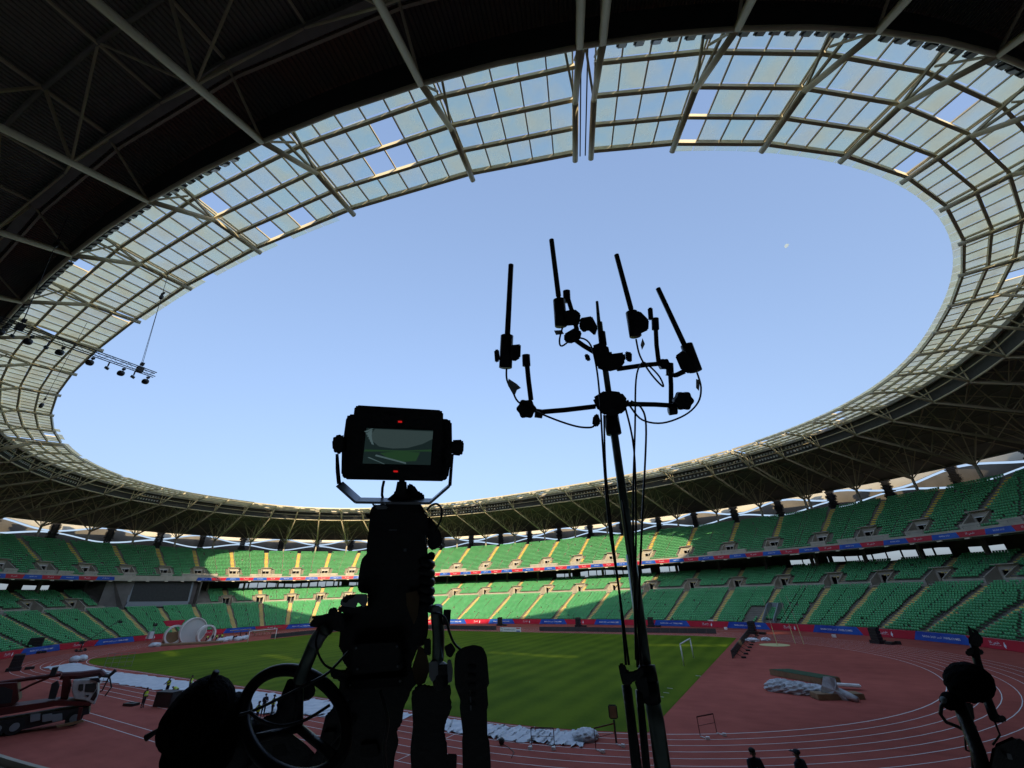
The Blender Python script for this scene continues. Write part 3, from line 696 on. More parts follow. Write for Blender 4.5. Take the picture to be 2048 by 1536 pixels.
for k in range(len(Bs)-1):
    blue = k % 2 == 1
    A = S(rim_u(Bs[k], 0), .42); B = S(rim_u(Bs[k+1], 0), .42); t = (B-A)/np.linalg.norm(B-A); t = np.array([t[0], t[1], 0]); up = np.array([0, 0, 1.])
    nrm = np.cross(t, up)*-1; c = (A+B)/2-np.array([CX, CY])
    if nrm[0]*c[0]+nrm[1]*c[1] < 0: nrm = -nrm
    e = .42 if blue else -.42; A3 = np.array([*A, 0]); B3 = np.array([*B, 0]); zb, zt = .05, 1.40; off = -nrm*(.02 if blue else 0)
    V = [A3-t*e+up*zb+off, B3+t*e+up*zb+off, B3-t*e+up*zt+off, A3+t*e+up*zt+off]
    g = MB(); g.slab(V, nrm*.05); o = g.build('advertising_board', 'blue' if blue else 'red')
    if blue: nb += 1; n_ = nb
    else: nr_ += 1; n_ = nr_
    tag(o, f"{'blue trackside board with white lettering' if blue else 'red trackside board with white emblem'}, {ordn(n_-1)} {'blue' if blue else 'red'} one from the right", 'advertising board', 'advertising boards round the track')
    mid = (A3+B3)/2-nrm*.03+off; x = -t if (np.cross(-t, up)@(-nrm)) > 0 else t        # text reads from inside
    if blue:
        text('BASRA 2023', mid-x*1.95+up*.72, x, up, .42, 'print', 'lettering', o, .01)
        text(AR_BASRA+'  25', mid-x*.0+up*.74, x, up, .40, 'print', 'lettering', o)
        text('WELCOMES', mid+x*1.95+up*.70, x, up, .44, 'print', 'lettering', o, .02)
    else:
        text(AR_GULF, mid-x*.5+up*.88, x, up, .42, 'print', 'lettering', o, .01)
        text('ARABIAN GULF CUP', mid-x*.5+up*.55, x, up, .20, 'print', 'lettering', o)
        g = MB(); cc = mid+x*.95
        P = [(0, .95), (.10, 1.05), (.16, .98), (.10, .88), (.22, .70), (.20, .52), (.08, .38), (.14, .22), (-.02, .30), (-.16, .48), (-.10, .70), (-.02, .84)]
        g.slab([cc+x*a+up*b for a, b in P], -nrm*.006); g.build('emblem', 'print', o)
nb = nr_ = 0
for k in range(-20, 56):
    s0, s1 = 100.4+4.68*k, 100.4+4.68*(k+1)
    ua, ub = rim_u(s0, 17), rim_u(s1, 17)
    if SCR[0] < (ua+ub)/2 < SCR[1] and abs(ua-ub) < 3: continue
    if abs(ua-ub) > 3: continue
    P = S(np.array([ua, ub]), 17.08, 17.)
    if not inview(P, 20).any(): continue
    red = k % 2 == 0; t = (P[1]-P[0]); t /= np.linalg.norm(t); up = np.array([0, 0, 1.]); nrm = np.cross(t, up)
    if nrm[:2]@(P[0][:2]-np.array([CX, CY])) < 0: nrm = -nrm
    e = .15 if not red else -.15; z0, z1 = -.50, .48
    g = MB(); g.slab([P[0]-t*e+up*z0, P[1]+t*e+up*z0, P[1]-t*e+up*z1, P[0]+t*e+up*z1], nrm*.04); o = g.build('balcony_board', 'red' if red else 'blue')
    if red: nr_ += 1; n_ = nr_
    else: nb += 1; n_ = nb
    tag(o, f"small {'red' if red else 'blue'} board on the balcony front, {ordn(n_-1)} {'red' if red else 'blue'} one from the right", 'advertising board', 'small boards along the balcony front')
    mid = (P[0]+P[1])/2-nrm*.02; x = -t if (np.cross(-t, up)@(-nrm)) > 0 else t
    if red: text(AR_GULF, mid-x*.2+up*.05, x, up, .42, 'print', 'lettering', o)
    else: text('BASRA 2023', mid+up*.03, x, up, .36, 'print', 'lettering', o)
# ------------------------------------------------------------------ floodlights along the roof ring
def flood_proto():
    g = MB(); g.box((0, 0, -.25), (.26, .17, .24)); o = g.build('floodlight', 'dark')
    g = MB(); g.box((0, -.185, -.25), (.23, .015, .21)); g.build('lamp_glass', 'lamp', o)
    g = MB(); g.box((-.3, 0, -.16), (.02, .05, .20)); g.box((.3, 0, -.16), (.02, .05, .20)); g.box((0, 0, .05), (.32, .05, .02)); g.build('bracket', 'steeld', o)
    return o
fl0 = flood_proto(); first = True; nfl = 0
def put_flood(u, d, z, tilt, label):
    global first, nfl
    p, t, n, up = frame_at(u, d, z); a = R(tilt); nn = n*math.cos(a)+up*math.sin(a); uu = np.cross(t, nn); uu = uu if uu[2] > 0 else -uu
    tt_ = np.cross(nn, uu); mtx = Matrix(((tt_[0], nn[0], uu[0], p[0]), (tt_[1], nn[1], uu[1], p[1]), (tt_[2], nn[2], uu[2], p[2]), (0, 0, 0, 1)))
    if first: o = fl0; first = False
    else:
        o = fl0.copy(); col.objects.link(o)
        for c in fl0.children: q = c.copy(); col.objects.link(q); q.parent = o
    o.matrix_world = mtx; nfl += 1
    tag(o, label, 'floodlight', 'floodlights hung along the inner roof ring')
for i, a, b in ((46, .05, .98), (47, .05, .75), (44, .1, .9), (45, .1, .9), (51, .1, .9), (52, .05, .95), (53, .1, .95), (54, .05, .95), (55, .05, .95)):
    n = int(bayw(i, 8)*(b-a)/.95)
    for j in range(n):
        put_flood(i+a+(b-a)*(j+.5)/n, 8.35, 39.85+random.uniform(-.05, .05), 62+random.uniform(-12, 12), 'dark boxy floodlight in the row hanging under the near roof edge before the glass')
for i in (6, 7, 9, 10, 12, 13, 14, 16, 17, 18, 34, 35, 36, 37, 31):
    n = 8
    for j in range(n):
        for zz, rn in ((41.35, 'upper'), (40.15, 'lower')):
            put_flood(i+.12+.76*(j+.5)/n, 8.45, zz, 30, f'small floodlight in the {rn} of two rows slung between the far roof ring tubes')
# ------------------------------------------------------------------ video screen
A2, B2 = S(28.75, 18.2), S(30.25, 18.2); tv = (B2-A2)/np.linalg.norm(B2-A2); tv3 = np.array([tv[0], tv[1], 0]); nv3 = np.array([-tv[1], tv[0], 0])
if nv3[:2]@(A2-np.array([CX, CY])) < 0: nv3 = -nv3
def on_plane(x, y, o, n): d = CF+CR*((x-1024)/FPX)+CU*((768-y)/FPX); return CAMP+d*(((o-CAMP)@n)/(d@n))
nn = nv3*math.cos(R(6))-np.array([0, 0, 1.])*math.sin(R(6)); op = np.array([*A2, 10.])
TL, TR_, BR, BL = [on_plane(x, y, op, nn) for x, y in ((269.7, 1157), (388, 1156), (376.5, 1203), (255.5, 1204))]
scr = empty('video_screen', 'large dark video screen with grey frame set into the lower grandstand', 'video screen')
cx_ = (TL+TR_+BR+BL)/4
g = MB(); g.slab([cx_+(p-cx_)*1.04 for p in (TL, TR_, BR, BL)], nv3*1.2); g.build('screen_frame', 'frame', scr)
g = MB(); g.slab([cx_+(p-cx_)*.97-nn*.05 for p in (TL, TR_, BR, BL)], nv3*.03); g.build('screen_face', 'screen', scr)
lo1, lo2 = on_plane(249, 1214, op-nv3*.3, nv3), on_plane(376, 1212, op-nv3*.3, nv3)
g = MB(); g.slab([BL-nn*.1, BR-nn*.1, lo2, lo1], nv3*1.2); g.build('screen_apron', 'frame', scr)
g = MB(); g.slab([S(30.95, 17.4, 8.2), S(30.35, 18.8, 8.2), S(30.30, 18.8, 16.9), S(30.8, 20, 16.9), S(31.0, 30, 14.4), S(31.0, 27, 13.4)], -nv3*.3+np.array([0, 0, 0])); g.build('side_wall', 'concd', scr)
g = MB(); g.slab([S(28.4, 17.8, 8.2), S(28.4, 28, 8.2), S(28.4, 28, 17), S(28.4, 17.8, 16.6)], tv3*.3); g.build('side_wall', 'concd', scr)
ringmesh('back_wall', [(19.9, 8.1), (19.9, 17.0)], 'concd', scr, np.linspace(28.45, 30.95, 8))
base_at(scr, cx_)
# ------------------------------------------------------------------ lighting truss under the near roof
ta, tb = G(310, 750, 30.3), G(-60, 618, 30.3); td = tb-ta; TLn = np.linalg.norm(td); td /= TLn; tx = np.cross(td, (0, 0, 1.))
tr = empty('lighting_truss', 'long black lighting truss hanging on cables below the left roof edge', 'truss')
for nm, sx, sz in (('truss_chord', -.2, .22), ('truss_chord', .2, .22), ('truss_chord', -.2, -.22), ('truss_chord', .2, -.22)):
    g = MB(); g.tube([ta+tx*sx+np.array([0, 0, sz]), tb+tx*sx+np.array([0, 0, sz])], .04, 6); g.build(nm, 'blackm', tr)
g = MB(); N = int(TLn/.6)
for j in range(N):
    a = ta+td*TLn*j/N; b = ta+td*TLn*(j+1)/N
    for sx in (-.2, .2): g.tube([a+tx*sx+np.array([0, 0, .22*(-1)**j]), b+tx*sx-np.array([0, 0, .22*(-1)**j])], .013, 4, cap=False)
    g.tube([a+tx*.2+np.array([0, 0, .22]), b-tx*.2+np.array([0, 0, .22])], .013, 4, cap=False)
tag(g.build('truss_lacing', 'blackm', tr), kind='stuff')
for k, (fx, d_) in enumerate(((.105, 0), (.78, 0))):
    q = ta+td*TLn*fx; top = np.array([q[0]+.3, q[1]-1.2, 41.9])
    g = MB(); g.tube([q+np.array([-.2, 0, .3]), q+(top-q)*.72], .02, 5); g.tube([q+np.array([.2, 0, .3]), q+(top-q)*.72], .02, 5); g.tube([q+(top-q)*.72, top], .025, 5); g.build('hoist_cable', 'blackm', tr)
    g = MB(); h = q+(top-q)*.72; g.ell(h, np.eye(3), (.18, .18, .28), 12, 8, pw=.7); g.box(h+np.array([0, 0, .5]), (.28, .1, .07)); g.build('chain_hoist', 'black', tr, bevel=0)
    g = MB(); g.box(q+np.array([0, 0, .62]), (.16, .14, .14)); g.box(q, (.25, .25, .27)); g.build('rigging_clamp', 'black', tr)
base_at(tr, (ta+tb)/2)
for k, x in enumerate((300, 252, 191, 132, 70, 15)):
    f = ((310-x)/370)**1.0; lo_, hi_ = 0, 1
    for _ in range(30):
        m_ = (lo_+hi_)/2; P = ta+td*TLn*m_-CAMP; px = 1024+FPX*(P@CR)/(P@CF)
        if px > x: lo_ = m_
        else: hi_ = m_
    q = ta+td*TLn*m_
    o = empty('moving_light', f'round black stage light hung under the truss, {ordn(k)} round one from the free end', 'stage light', 'round stage lights under the truss')
    g = MB(); g.box(q-np.array([0, 0, .5]), (.15, .12, .09)); g.build('lamp_base', 'black', o, bevel=.03)
    g = MB(); g.ell(q-np.array([.08, .06, .95]), np.eye(3), (.28, .28, .25), 14, 10, pw=.75); g.build('lamp_head', 'black', o, smooth=True)
    g = MB(); g.tube([q-np.array([.18, 0, .6]), q-np.array([.25, .05, .9])], .03, 6); g.tube([q-np.array([-.15, 0, .6]), q-np.array([-.12, .05, .9])], .03, 6); g.build('yoke', 'black', o)
    base_at(o, q-np.array([0, 0, .4]))
for k, x in enumerate((273, 222, 103, 37)):
    lo_, hi_ = 0, 1
    for _ in range(30):
        m_ = (lo_+hi_)/2; P = ta+td*TLn*m_-CAMP; px = 1024+FPX*(P@CR)/(P@CF)
        if px > x: lo_ = m_
        else: hi_ = m_
    q = ta+td*TLn*m_
    o = empty('flat_light', f'flat grey panel light clamped under the truss, {ordn(k)} flat one from the free end', 'stage light', 'flat stage lights under the truss')
    g = MB(); g.box(q-np.array([0, 0, .95]), (.28, .06, .12), np.array([[.8, .3, -.5], [-.3, .95, .1], [.5, .1, .85]])); g.build('lamp_panel', 'frame', o, bevel=.02)
    g = MB(); g.tube([q-np.array([.1, 0, .3]), q-np.array([.1, 0, .85])], .03, 6); g.tube([q-np.array([-.15, 0, .3]), q-np.array([-.2, 0, .85])], .03, 6); g.build('yoke', 'blackm', o)
    base_at(o, q-np.array([0, 0, .6]))
o = empty('hanging_hoist', 'lone chain hoist hanging on its chain below the left glass band', 'hoist')
h = G(87, 803, 31.); top = np.array([h[0]+.2, h[1], 42.2])
g = MB(); g.ell(h-np.array([0, 0, .5]), np.eye(3), (.19, .19, .3), 10, 8, pw=.7); g.build('hoist_body', 'black', o)
g = MB(); g.box(h+np.array([0, 0, .35]), (.28, .08, .07)); g.build('hoist_beam', 'black', o)
g = MB(); g.tube([h, top], .025, 5); g.build('hoist_chain', 'blackm', o); base_at(o, h)
# ------------------------------------------------------------------ moon: a flat disc far outside the place, only its sunlit part built
mp = CAMP+(W(1574, 492, 1.0)-CAMP)*5000
fw = (mp-CAMP)/np.linalg.norm(mp-CAMP); rm = np.cross(fw, (0, 0, 1.)); rm /= np.linalg.norm(rm); um_ = np.cross(rm, fw); rad = 5000*4.3/FPX
g = MB(); P = []
for a in np.linspace(-90, 90, 25): P.append((math.cos(R(a)), math.sin(R(a))))
for a in np.linspace(90, -90, 25)[1:-1]: P.append((-.45*math.cos(R(a)), math.sin(R(a))))
ca, sa = math.cos(R(120)), math.sin(R(120))
pts = [mp+(rm*(x*ca-y*sa)+um_*(x*sa+y*ca))*rad for x, y in P]
g.slab(pts, fw*rad*.4); m_ = mat('moon_sky_tint', (.62, .80, .95), .9, (.50, .66, .82), .03); M['moon'] = m_  # blue of the sky haze mixed into the moon's colour
tag(g.build('moon', 'moon'), 'pale gibbous daytime moon in the blue sky right of the antenna stand', 'moon')
# ------------------------------------------------------------------ people
def person_mesh(pose):
    """one continuous skinned body about 1.75 m tall, facing +y; returns a mesh standing on z = 0"""
    J = dict(pel=(0, 0, .95, .125, .10), spi=(0, .0, 1.12, .12, .09), che=(0, .0, 1.34, .155, .105), nek=(0, .01, 1.50, .055, .055), hed=(0, .03, 1.60, .075, .09), top=(0, .02, 1.70, .07, .08),
             hl=(-.10, 0, .90, .09, .09), kl=(-.11, .02, .50, .06, .06), al=(-.12, 0, .09, .042, .042), tl=(-.13, .14, .04, .04, .035),
             hr=(.10, 0, .90, .09, .09), kr=(.12, .02, .50, .06, .06), ar=(.13, 0, .09, .042, .042), tr=(.15, .14, .04, .04, .035),
             sl=(-.19, 0, 1.42, .06, .06), el=(-.25, -.02, 1.14, .045, .045), wl=(-.24, .10, .92, .032, .032), fl=(-.23, .14, .84, .04, .025),
             sr=(.19, 0, 1.42, .06, .06), er=(.25, -.02, 1.14, .045, .045), wr=(.24, .10, .92, .032, .032), fr=(.23, .14, .84, .04, .025))
    def mv(k, x, y, z): J[k] = (x, y, z)+J[k][3:]
    if pose == 'reach':
        mv('el', -.24, .18, 1.20); mv('wl', -.16, .42, 1.18); mv('fl', -.14, .50, 1.17); mv('er', .24, .18, 1.20); mv('wr', .16, .42, 1.15); mv('fr', .14, .50, 1.14)
    if pose == 'bend':
        for k, y, z in (('spi', .12, 1.05), ('che', .32, 1.16), ('nek', .46, 1.22), ('hed', .56, 1.26), ('top', .66, 1.28)): mv(k, 0, y, z)
        for s, k in ((-1, 'l'), (1, 'r')): mv('s'+k, .18*s, .38, 1.16); mv('e'+k, .22*s, .46, .88); mv('w'+k, .18*s, .55, .66); mv('f'+k, .17*s, .58, .58)
    if pose == 'phone':
        mv('er', .25, .12, 1.16); mv('wr', .16, .34, 1.28); mv('fr', .12, .38, 1.35); mv('el', -.24, .06, 1.15); mv('wl', -.10, .26, 1.12); mv('fl', -.03, .30, 1.13)
    if pose == 'walk':
        mv('kl', -.11, .20, .52); mv('al', -.11, .30, .12); mv('tl', -.12, .44, .08); mv('kr', .11, -.06, .50); mv('ar', .12, -.30, .14); mv('tr', .13, -.18, .06)
    names = list(J); idx = {k: i for i, k in enumerate(names)}
    E_ = [('pel', 'spi'), ('spi', 'che'), ('che', 'nek'), ('nek', 'hed'), ('hed', 'top')]
    for s in 'lr': E_ += [('pel', 'h'+s), ('h'+s, 'k'+s), ('k'+s, 'a'+s), ('a'+s, 't'+s), ('che', 's'+s), ('s'+s, 'e'+s), ('e'+s, 'w'+s), ('w'+s, 'f'+s)]
    me = bpy.data.meshes.new('sk'); me.from_pydata([J[k][:3] for k in names], [(idx[a], idx[b]) for a, b in E_], [])
    o = bpy.data.objects.new('sk', me); col.objects.link(o); md = o.modifiers.new('s', 'SKIN'); sv = me.skin_vertices[0].data
    for k in names: q = 1.0 if k in ('hed', 'top', 'nek') else 1.28; sv[idx[k]].radius = (J[k][3]*q, J[k][4]*q); sv[idx[k]].use_root = (k == 'pel')
    md.use_smooth_shade = True; ss = o.modifiers.new('u', 'SUBSURF'); ss.levels = 1; ss.render_levels = 1
    dg = bpy.context.evaluated_depsgraph_get(); dg.update(); out = bpy.data.meshes.new_from_object(o.evaluated_get(dg)); bpy.data.objects.remove(o)
    out.materials.clear()
    for q in ('cloth', 'skin'): out.materials.append(M[q])
    hz = J['hed'][2]-.07; hy = J['hed'][1]
    for f in out.polygons:
        c = f.center; head = (c.z > hz and abs(c.x) < .13) if pose != 'bend' else (c.y > .50 and c.z > 1.12)
        hand = min(math.dist(c, J['fl'][:3]), math.dist(c, J['fr'][:3])) < .085
        f.material_index = 1 if head or hand else 0; f.use_smooth = True
    return out, J
_pm = {}
def person(p, face, pose, label, vest=None, hat=None, group=None, bag=False, scale=1.0):
    if pose not in _pm: _pm[pose] = person_mesh(pose)
    me, J = _pm[pose]; o = link('person', me); tag(o, label, 'person', group)
    parts = []
    c0, c1 = np.array(J['spi'][:3]), np.array(J['che'][:3]); d = c1-c0; d /= np.linalg.norm(d)
    if vest:
        g = MB(); pts = [c0-d*.10, c0+d*.02, c1-d*.04, c1+d*.10]; vs = []; n = 16
        x = np.array([1, 0, 0.]); y = np.cross(d, x)
        for q, (rx, ry) in zip(pts, ((.215, .180), (.205, .172), (.245, .175), (.17, .13))):
            for k in range(n): a = 2*math.pi*k/n; vs.append(q+x*rx*math.cos(a)+y*ry*math.sin(a))
        g.add(vs, [(j*n+k, j*n+(k+1) % n, (j+1)*n+(k+1) % n, (j+1)*n+k) for j in range(3) for k in range(n)])
        parts.append(g.build('vest', vest, o, smooth=True))
        g = MB(); q = pts[1]; vs = [pts[1]+d*z+x*.212*math.cos(2*math.pi*k/n)+y*.180*math.sin(2*math.pi*k/n) for z in (.0, .05) for k in range(n)]
        g.add(vs, [(k, (k+1) % n, n+(k+1) % n, n+k) for k in range(n)]); parts.append(g.build('reflective_band', 'white', o))
    h = np.array(J['hed'][:3]); t = np.array(J['top'][:3]); hd = (t-h)/np.linalg.norm(t-h)
    g = MB(); g.ell(t-hd*.02-np.array([0, .02, 0]), np.eye(3), (.098, .115, .075), 14, 8)
    if hat: g.box(t+np.array([0, .13, -.03]), (.07, .07, .008))
    parts.append(g.build('cap' if hat else 'hair', hat or 'hair', o, smooth=not hat))
    g = MB()
    for s in (-1, 1): g.ell(h+np.array([.035*s, .098, .02]), np.eye(3), (.014, .008, .009), 8, 6)
    g.build('eyes', 'hair', o, smooth=True)
    g = MB(); g.ell(h+np.array([0, .108, -.015]), np.eye(3), (.014, .022, .024), 8, 6)
    for s in (-1, 1): g.ell(h+np.array([.088*s, 0, .0]), np.eye(3), (.012, .022, .032), 8, 6)
    g.build('nose_and_ears', 'skin', o, smooth=True)
    if bag: g = MB(); g.box((.23, .06, 1.06), (.09, .13, .12)); g.build('shoulder_bag', 'black', o, bevel=.03)
    o.matrix_world = Matrix.Translation(Vector([float(q) for q in p])) @ Matrix.Rotation(face, 4, 'Z') @ Matrix.Scale(scale, 4)
    return o
gv = 'workers in yellow vests beside the black crate'
person(G(283, 1416), R(-60), 'stand', 'person in yellow vest and dark clothes standing left of the black crate', 'vest', group=gv)
person(G(322, 1396)+np.array([-1.2, .9, 0]), R(200), 'reach', 'person in yellow vest leaning on the black crate from behind, left one', 'vest', group=gv)
person(G(349, 1402), R(120), 'bend', 'person in yellow vest bending low behind the right end of the black crate', 'vest', group=gv)
person(G(337, 1390)+np.array([1.0, 1.6, 0]), R(-40), 'stand', 'person in yellow vest standing farthest back on the white tarpaulin by the crate', 'vest', group=gv)
person(G(510, 1452), R(160), 'reach', 'person in yellow vest half hidden under the steering ring, lower one', 'vest')
person(G(541, 1436), R(-30), 'stand', 'person in yellow vest seen through the steering ring near the tarpaulin', 'vest')
person(G(524, 1433), R(-100), 'phone', 'person in dark clothes between two yellow vests behind the steering ring')
gw = 'workers standing round the white ring stage'
for k, (x, y, m, ps) in enumerate(((411, 1284, 'vest', 'bend'), (423, 1283.5, None, 'stand'), (431, 1283, 'vest', 'reach'), (437, 1283.3, None, 'stand'), (442, 1281.5, 'vest', 'stand'))):
    person(G(x, y), R(60*k), ps, f"{'yellow vested' if m else 'dark clothed'} worker by the right white ring of the stage, {ordn(k)} from the left", m, group=gw)
go = 'workers among white bags behind the left goal'
for k, (x, y, m, ps) in enumerate(((466, 1280.5, 'vesto', 'bend'), (471, 1279.5, 'vesto', 'stand'), (479, 1277, None, 'stand'), (491, 1276, None, 'bend'))):
    person(G(x, y), R(70*k+20), ps, f"{'orange vested' if m else 'dark clothed'} worker by the white bags left of the goal, {ordn(k)} from the left", m, group=go)
def tier_z(T, d): return T['z0']+math.floor((d-T['d0'])/T['dd'])*T['dz']
def on_tier(x, y, T):      # where the line of sight at photo position x, y meets the rake of a tier
    d_ = CF+CR*((x-1024)/FPX)+CU*((768-y)/FPX); best = None
    s_ = T['dz']/T['dd']
    for L in np.arange(60, 300, .5):
        P = CAMP+d_*L/np.linalg.norm(d_)
        q = P0[:, :2]-P[:2]; k = np.argmin((q**2).sum(1)); dist = math.sqrt((q[k]**2).sum())
        if P[2] <= T['z0']+(dist-T['d0'])*s_ and dist > T['d0']: return UF[k], dist
    return None
person(S(27.5-.12, 20.4, tier_z(T3, 20.4)), R(180), 'stand', 'lone worker in a light vest standing among the upper tier seats above the screen', 'white')
pA = W(1500, 1486, 13.2); pB = W(1590, 1492, 13.0)
person((pA[0], pA[1], pA[2]-1.86), R(215), 'phone', 'dark silhouette of a person with a shoulder bag, left one at the bottom edge', hat=None, bag=True)
person((pB[0], pB[1], pB[2]-1.82), R(60), 'stand', 'dark silhouette of a person in a peaked cap, right one at the bottom edge', hat='cloth')
# ------------------------------------------------------------------ things on the field
def goal(name, xg, yc, label, facing):
    o = empty(name, label, 'goal', 'football goals')
    for s in (-1, 1): g = MB(); g.tube([(xg, yc+3.66*s, 0), (xg, yc+3.66*s, 2.5)], .085, 10); g.build('post', 'white', o, smooth=True)
    g = MB(); g.tube([(xg, yc-3.74, 2.5), (xg, yc+3.74, 2.5)], .085, 10); g.build('crossbar', 'white', o, smooth=True)
    for s in (-1, 1) if facing < 0 else (): g = MB(); g.tube([(xg, yc+3.66*s, 2.5), (xg+facing*.8, yc+3.66*s, 2.45), (xg+facing*.9, yc+3.66*s, 2.3)], .03, 6); g.build('net_arm', 'white', o)
    base_at(o, (xg, yc, 0))
goal('football_goal', 52.2, .45, 'white football goal without net near the right end of the grass', 1)
goal('football_goal', -55.1, .45, 'white football goal without net at the far left end of the grass', -1)
def led_run(a, b, n, h, label, group):
    a, b = np.array(a, float), np.array(b, float); d = (b-a)/n; t = d/np.linalg.norm(d); nr = np.array([-t[1], t[0]])
    o = empty('black_fence_run', label, 'board row', group)
    for k in range(n):
        p = a+d*(k+.5); g = MB(); g.box((*p, h/2+.03), (np.linalg.norm(d)/2-.02, .06, h/2), (np.array([*t, 0]), np.array([*nr, 0]), np.array([0, 0, 1.]))); g.build('board_panel', 'led', o)
    base_at(o, (*((a+b)/2), 0)); return o
gl = 'rows of low black boards round the pitch'
led_run((-59.5, 5.5), (-59.5, 37.5), 16, .98, 'low black board row behind the far left goal', gl)
led_run((-59, 40.2), (-7.2, 40.2), 26, .98, 'low black board row on the far touchline left of the white banner', gl)
led_run((6.7, 40.2), (50.7, 41.2), 22, .98, 'low black board row on the far touchline right of the white banner', gl)
o = led_run((57.4, 5.3), (57.2, 40.5), 18, 1.0, 'low black board row standing along the red ground behind the right goal', gl)
for k in range(9):
    y = 6.3+k*4; g = MB(); g.bar((57.5, y, .85), (58.7, y, .06), .06, .06); g.box((58.8, y, .12), (.32, .22, .10)); g.build('board_foot', 'black', o).matrix_parent_inverse = o.children[0].matrix_parent_inverse
# white banner with red and blue bars
o = empty('white_banner', 'low white banner with grey lettering lying between the black board rows', 'banner')
g = MB(); g.box((0, 36.2, .55), (3.3, .05, .5)); g.build('banner_panel', 'white', o)
g = MB(); g.box((2.45, 36.13, .88), (.55, .01, .10)); g.build('red_bar', 'red', o)
g = MB(); g.box((2.45, 36.13, .22), (.55, .01, .10)); g.build('blue_bar', 'blue', o)
text('ARABIAN GULF', (-.2, 36.12, .55), (1, 0, 0), (0, 0, 1), .52, 'frame', 'lettering', o)
g = MB(); g.tube([(-2.7+.3*math.cos(a), 36.12, .55+.3*math.sin(a)) for a in np.linspace(0, 2*math.pi, 17)], .04, 4); g.build('emblem_ring', 'frame', o)
base_at(o, (0, 36.2, 0))
# speaker stacks
def stack(p, face, label, h=2.3, lean=0, wd=.75):
    o = empty('speaker_stack', label, 'loudspeaker', 'black loudspeaker stacks round the track')
    p = np.array([p[0], p[1], 0.]); t = np.array([math.cos(face), math.sin(face), 0]); n = np.array([-t[1], t[0], 0]); up = np.array([0, 0, 1.])
    g = MB(); g.box(p+up*.25, (wd*1.15, .8, .25), (t, n, up)); g.build('subwoofer', 'black', o, bevel=.03)
    k = 4; st = (h-.5)/k
    for j in range(k): g = MB(); q = p+up*(.52+st*(j+.5))+n*(.05*lean*(k-j)); g.box(q, (wd*(.92-.02*j), .5, st/2-.02), (t, n*math.cos(.06*j)+up*math.sin(.06*j), up)); g.build('speaker_cabinet', 'black', o, bevel=.02)
    g = MB(); g.box(p+t*1.9+up*.22, (.6, .4, .2), (t, n, up)); g.build('cable_case', 'black', o, bevel=.03)
    base_at(o, p)
for (x, y), f, l in (((1507, 1268), -.3, 'black loudspeaker stack before the tunnel mouth, right of the middle'), ((1757, 1287), -.75, 'black loudspeaker stack before the red board at the right bend'), ((1157, 1253.5), 0, 'black loudspeaker stack on the far side left of the antenna pole'), ((1000, 1251.5), 0, 'black loudspeaker stack above the white banner on the far side'), ((1303, 1254), -.1, 'black loudspeaker stack just right of the antenna pole'), ((512, 1259), .45, 'black loudspeaker stack behind the far left goal')):
    P = G(x, y); stack(P, f, l)
stack(G(62, 1308), 1.2, 'large black slanted loudspeaker stack before the red board on the left', 3.2, 2, 1.4)
stack(G(196, 1289), 1.0, 'black slanted loudspeaker stack before the red board nearer the boom', 2.6, 2, 1.0)
stack(G(26, 1342), 1.3, 'black loudspeaker stack standing on the lanes at the left edge', 2.4, 2, .8)
# small things by the boards
for k, (x, y, s_, l) in enumerate(((1669, 1275, .35, 'small white box on the outer lane line'), (1452, 1259, .35, 'small white box near the end of the black boards'), (1797, 1289, .4, 'dark case on the lanes at the right bend'), (1424, 1254, .7, 'upright white cabinet before a red board'), (1093, 1247, .7, 'upright white cabinet before a blue board'))):
    P = G(x, y); g = MB(); hh = .25 if s_ < .5 else .8; g.box((P[0], P[1], hh), (s_, s_*.7, hh)); tag(g.build('equipment_box', 'black' if 'dark' in l else 'white', bevel=.04), l, 'box')
# stage: white rings and disc
st = empty('ring_stage', 'white stage piece of a big round disc between two open rings', 'stage set')
vd = CAMP-np.array([-76., -6, 9]); vd[2] = 0; vd /= np.linalg.norm(vd); ax = vd*math.cos(R(24))+np.cross((0, 0, 1.), vd)*math.sin(R(24)); ax /= np.linalg.norm(ax); sx = np.cross((0, 0, 1.), ax); upv = np.array([0, 0, 1.])
def ringobj(c, ro, ri, dep, name, m):
    g = MB(); n = 40; V = []
    for q in (0, dep):
        for r in (ro, ri):
            for k in range(n): a = 2*math.pi*k/n; V.append(c+ax*(dep/2-q)+(sx*math.cos(a)+upv*math.sin(a))*r)
    fs = []
    for k in range(n):
        l = (k+1) % n; fs += [(k, l, n+l, n+k), (2*n+k, 3*n+k, 3*n+l, 2*n+l), (k, 2*n+k, 2*n+l, l), (n+k, n+l, 3*n+l, 3*n+k)]
    g.add(V, fs); return g.build(name, m, st, smooth=False)
def sat(x, y, yb):
    b_ = G(x, yb); c_ = on_plane(x, y, b_, vd); return c_, float((c_-CAMP)@CF)/FPX
dc, k0 = sat(386, 1262, 1284); c1, k1_ = sat(348, 1269.5, 1286); c2, k2_ = sat(412, 1268.5, 1283)
ringobj(dc, 23.5*k0, 22*k0, 1.0, 'disc_rim', 'stage'); g = MB(); g.tube([dc-ax*.1, dc+ax*.2], 22*k0, 40); g.build('disc_face', 'stagef', st)
ringobj(c1, 17*k1_, 14.2*k1_, .8, 'open_ring', 'stage'); ringobj(c2, 16.5*k2_, 13.6*k2_, 1.2, 'open_ring', 'stage')
g = MB(); pa, pb = G(322, 1292), G(445, 1285); g.bar((pa[0], pa[1], .25), (pb[0], pb[1], .25), 3.0, .35); g.build('platform', 'wood', st)
for k in range(9):
    q = pa+(pb-pa)*(k+.5)/9; g = MB(); g.bar((q[0], q[1], 0), (q[0], q[1], .3), .3, .3); g.build('platform_leg', 'dark', st)
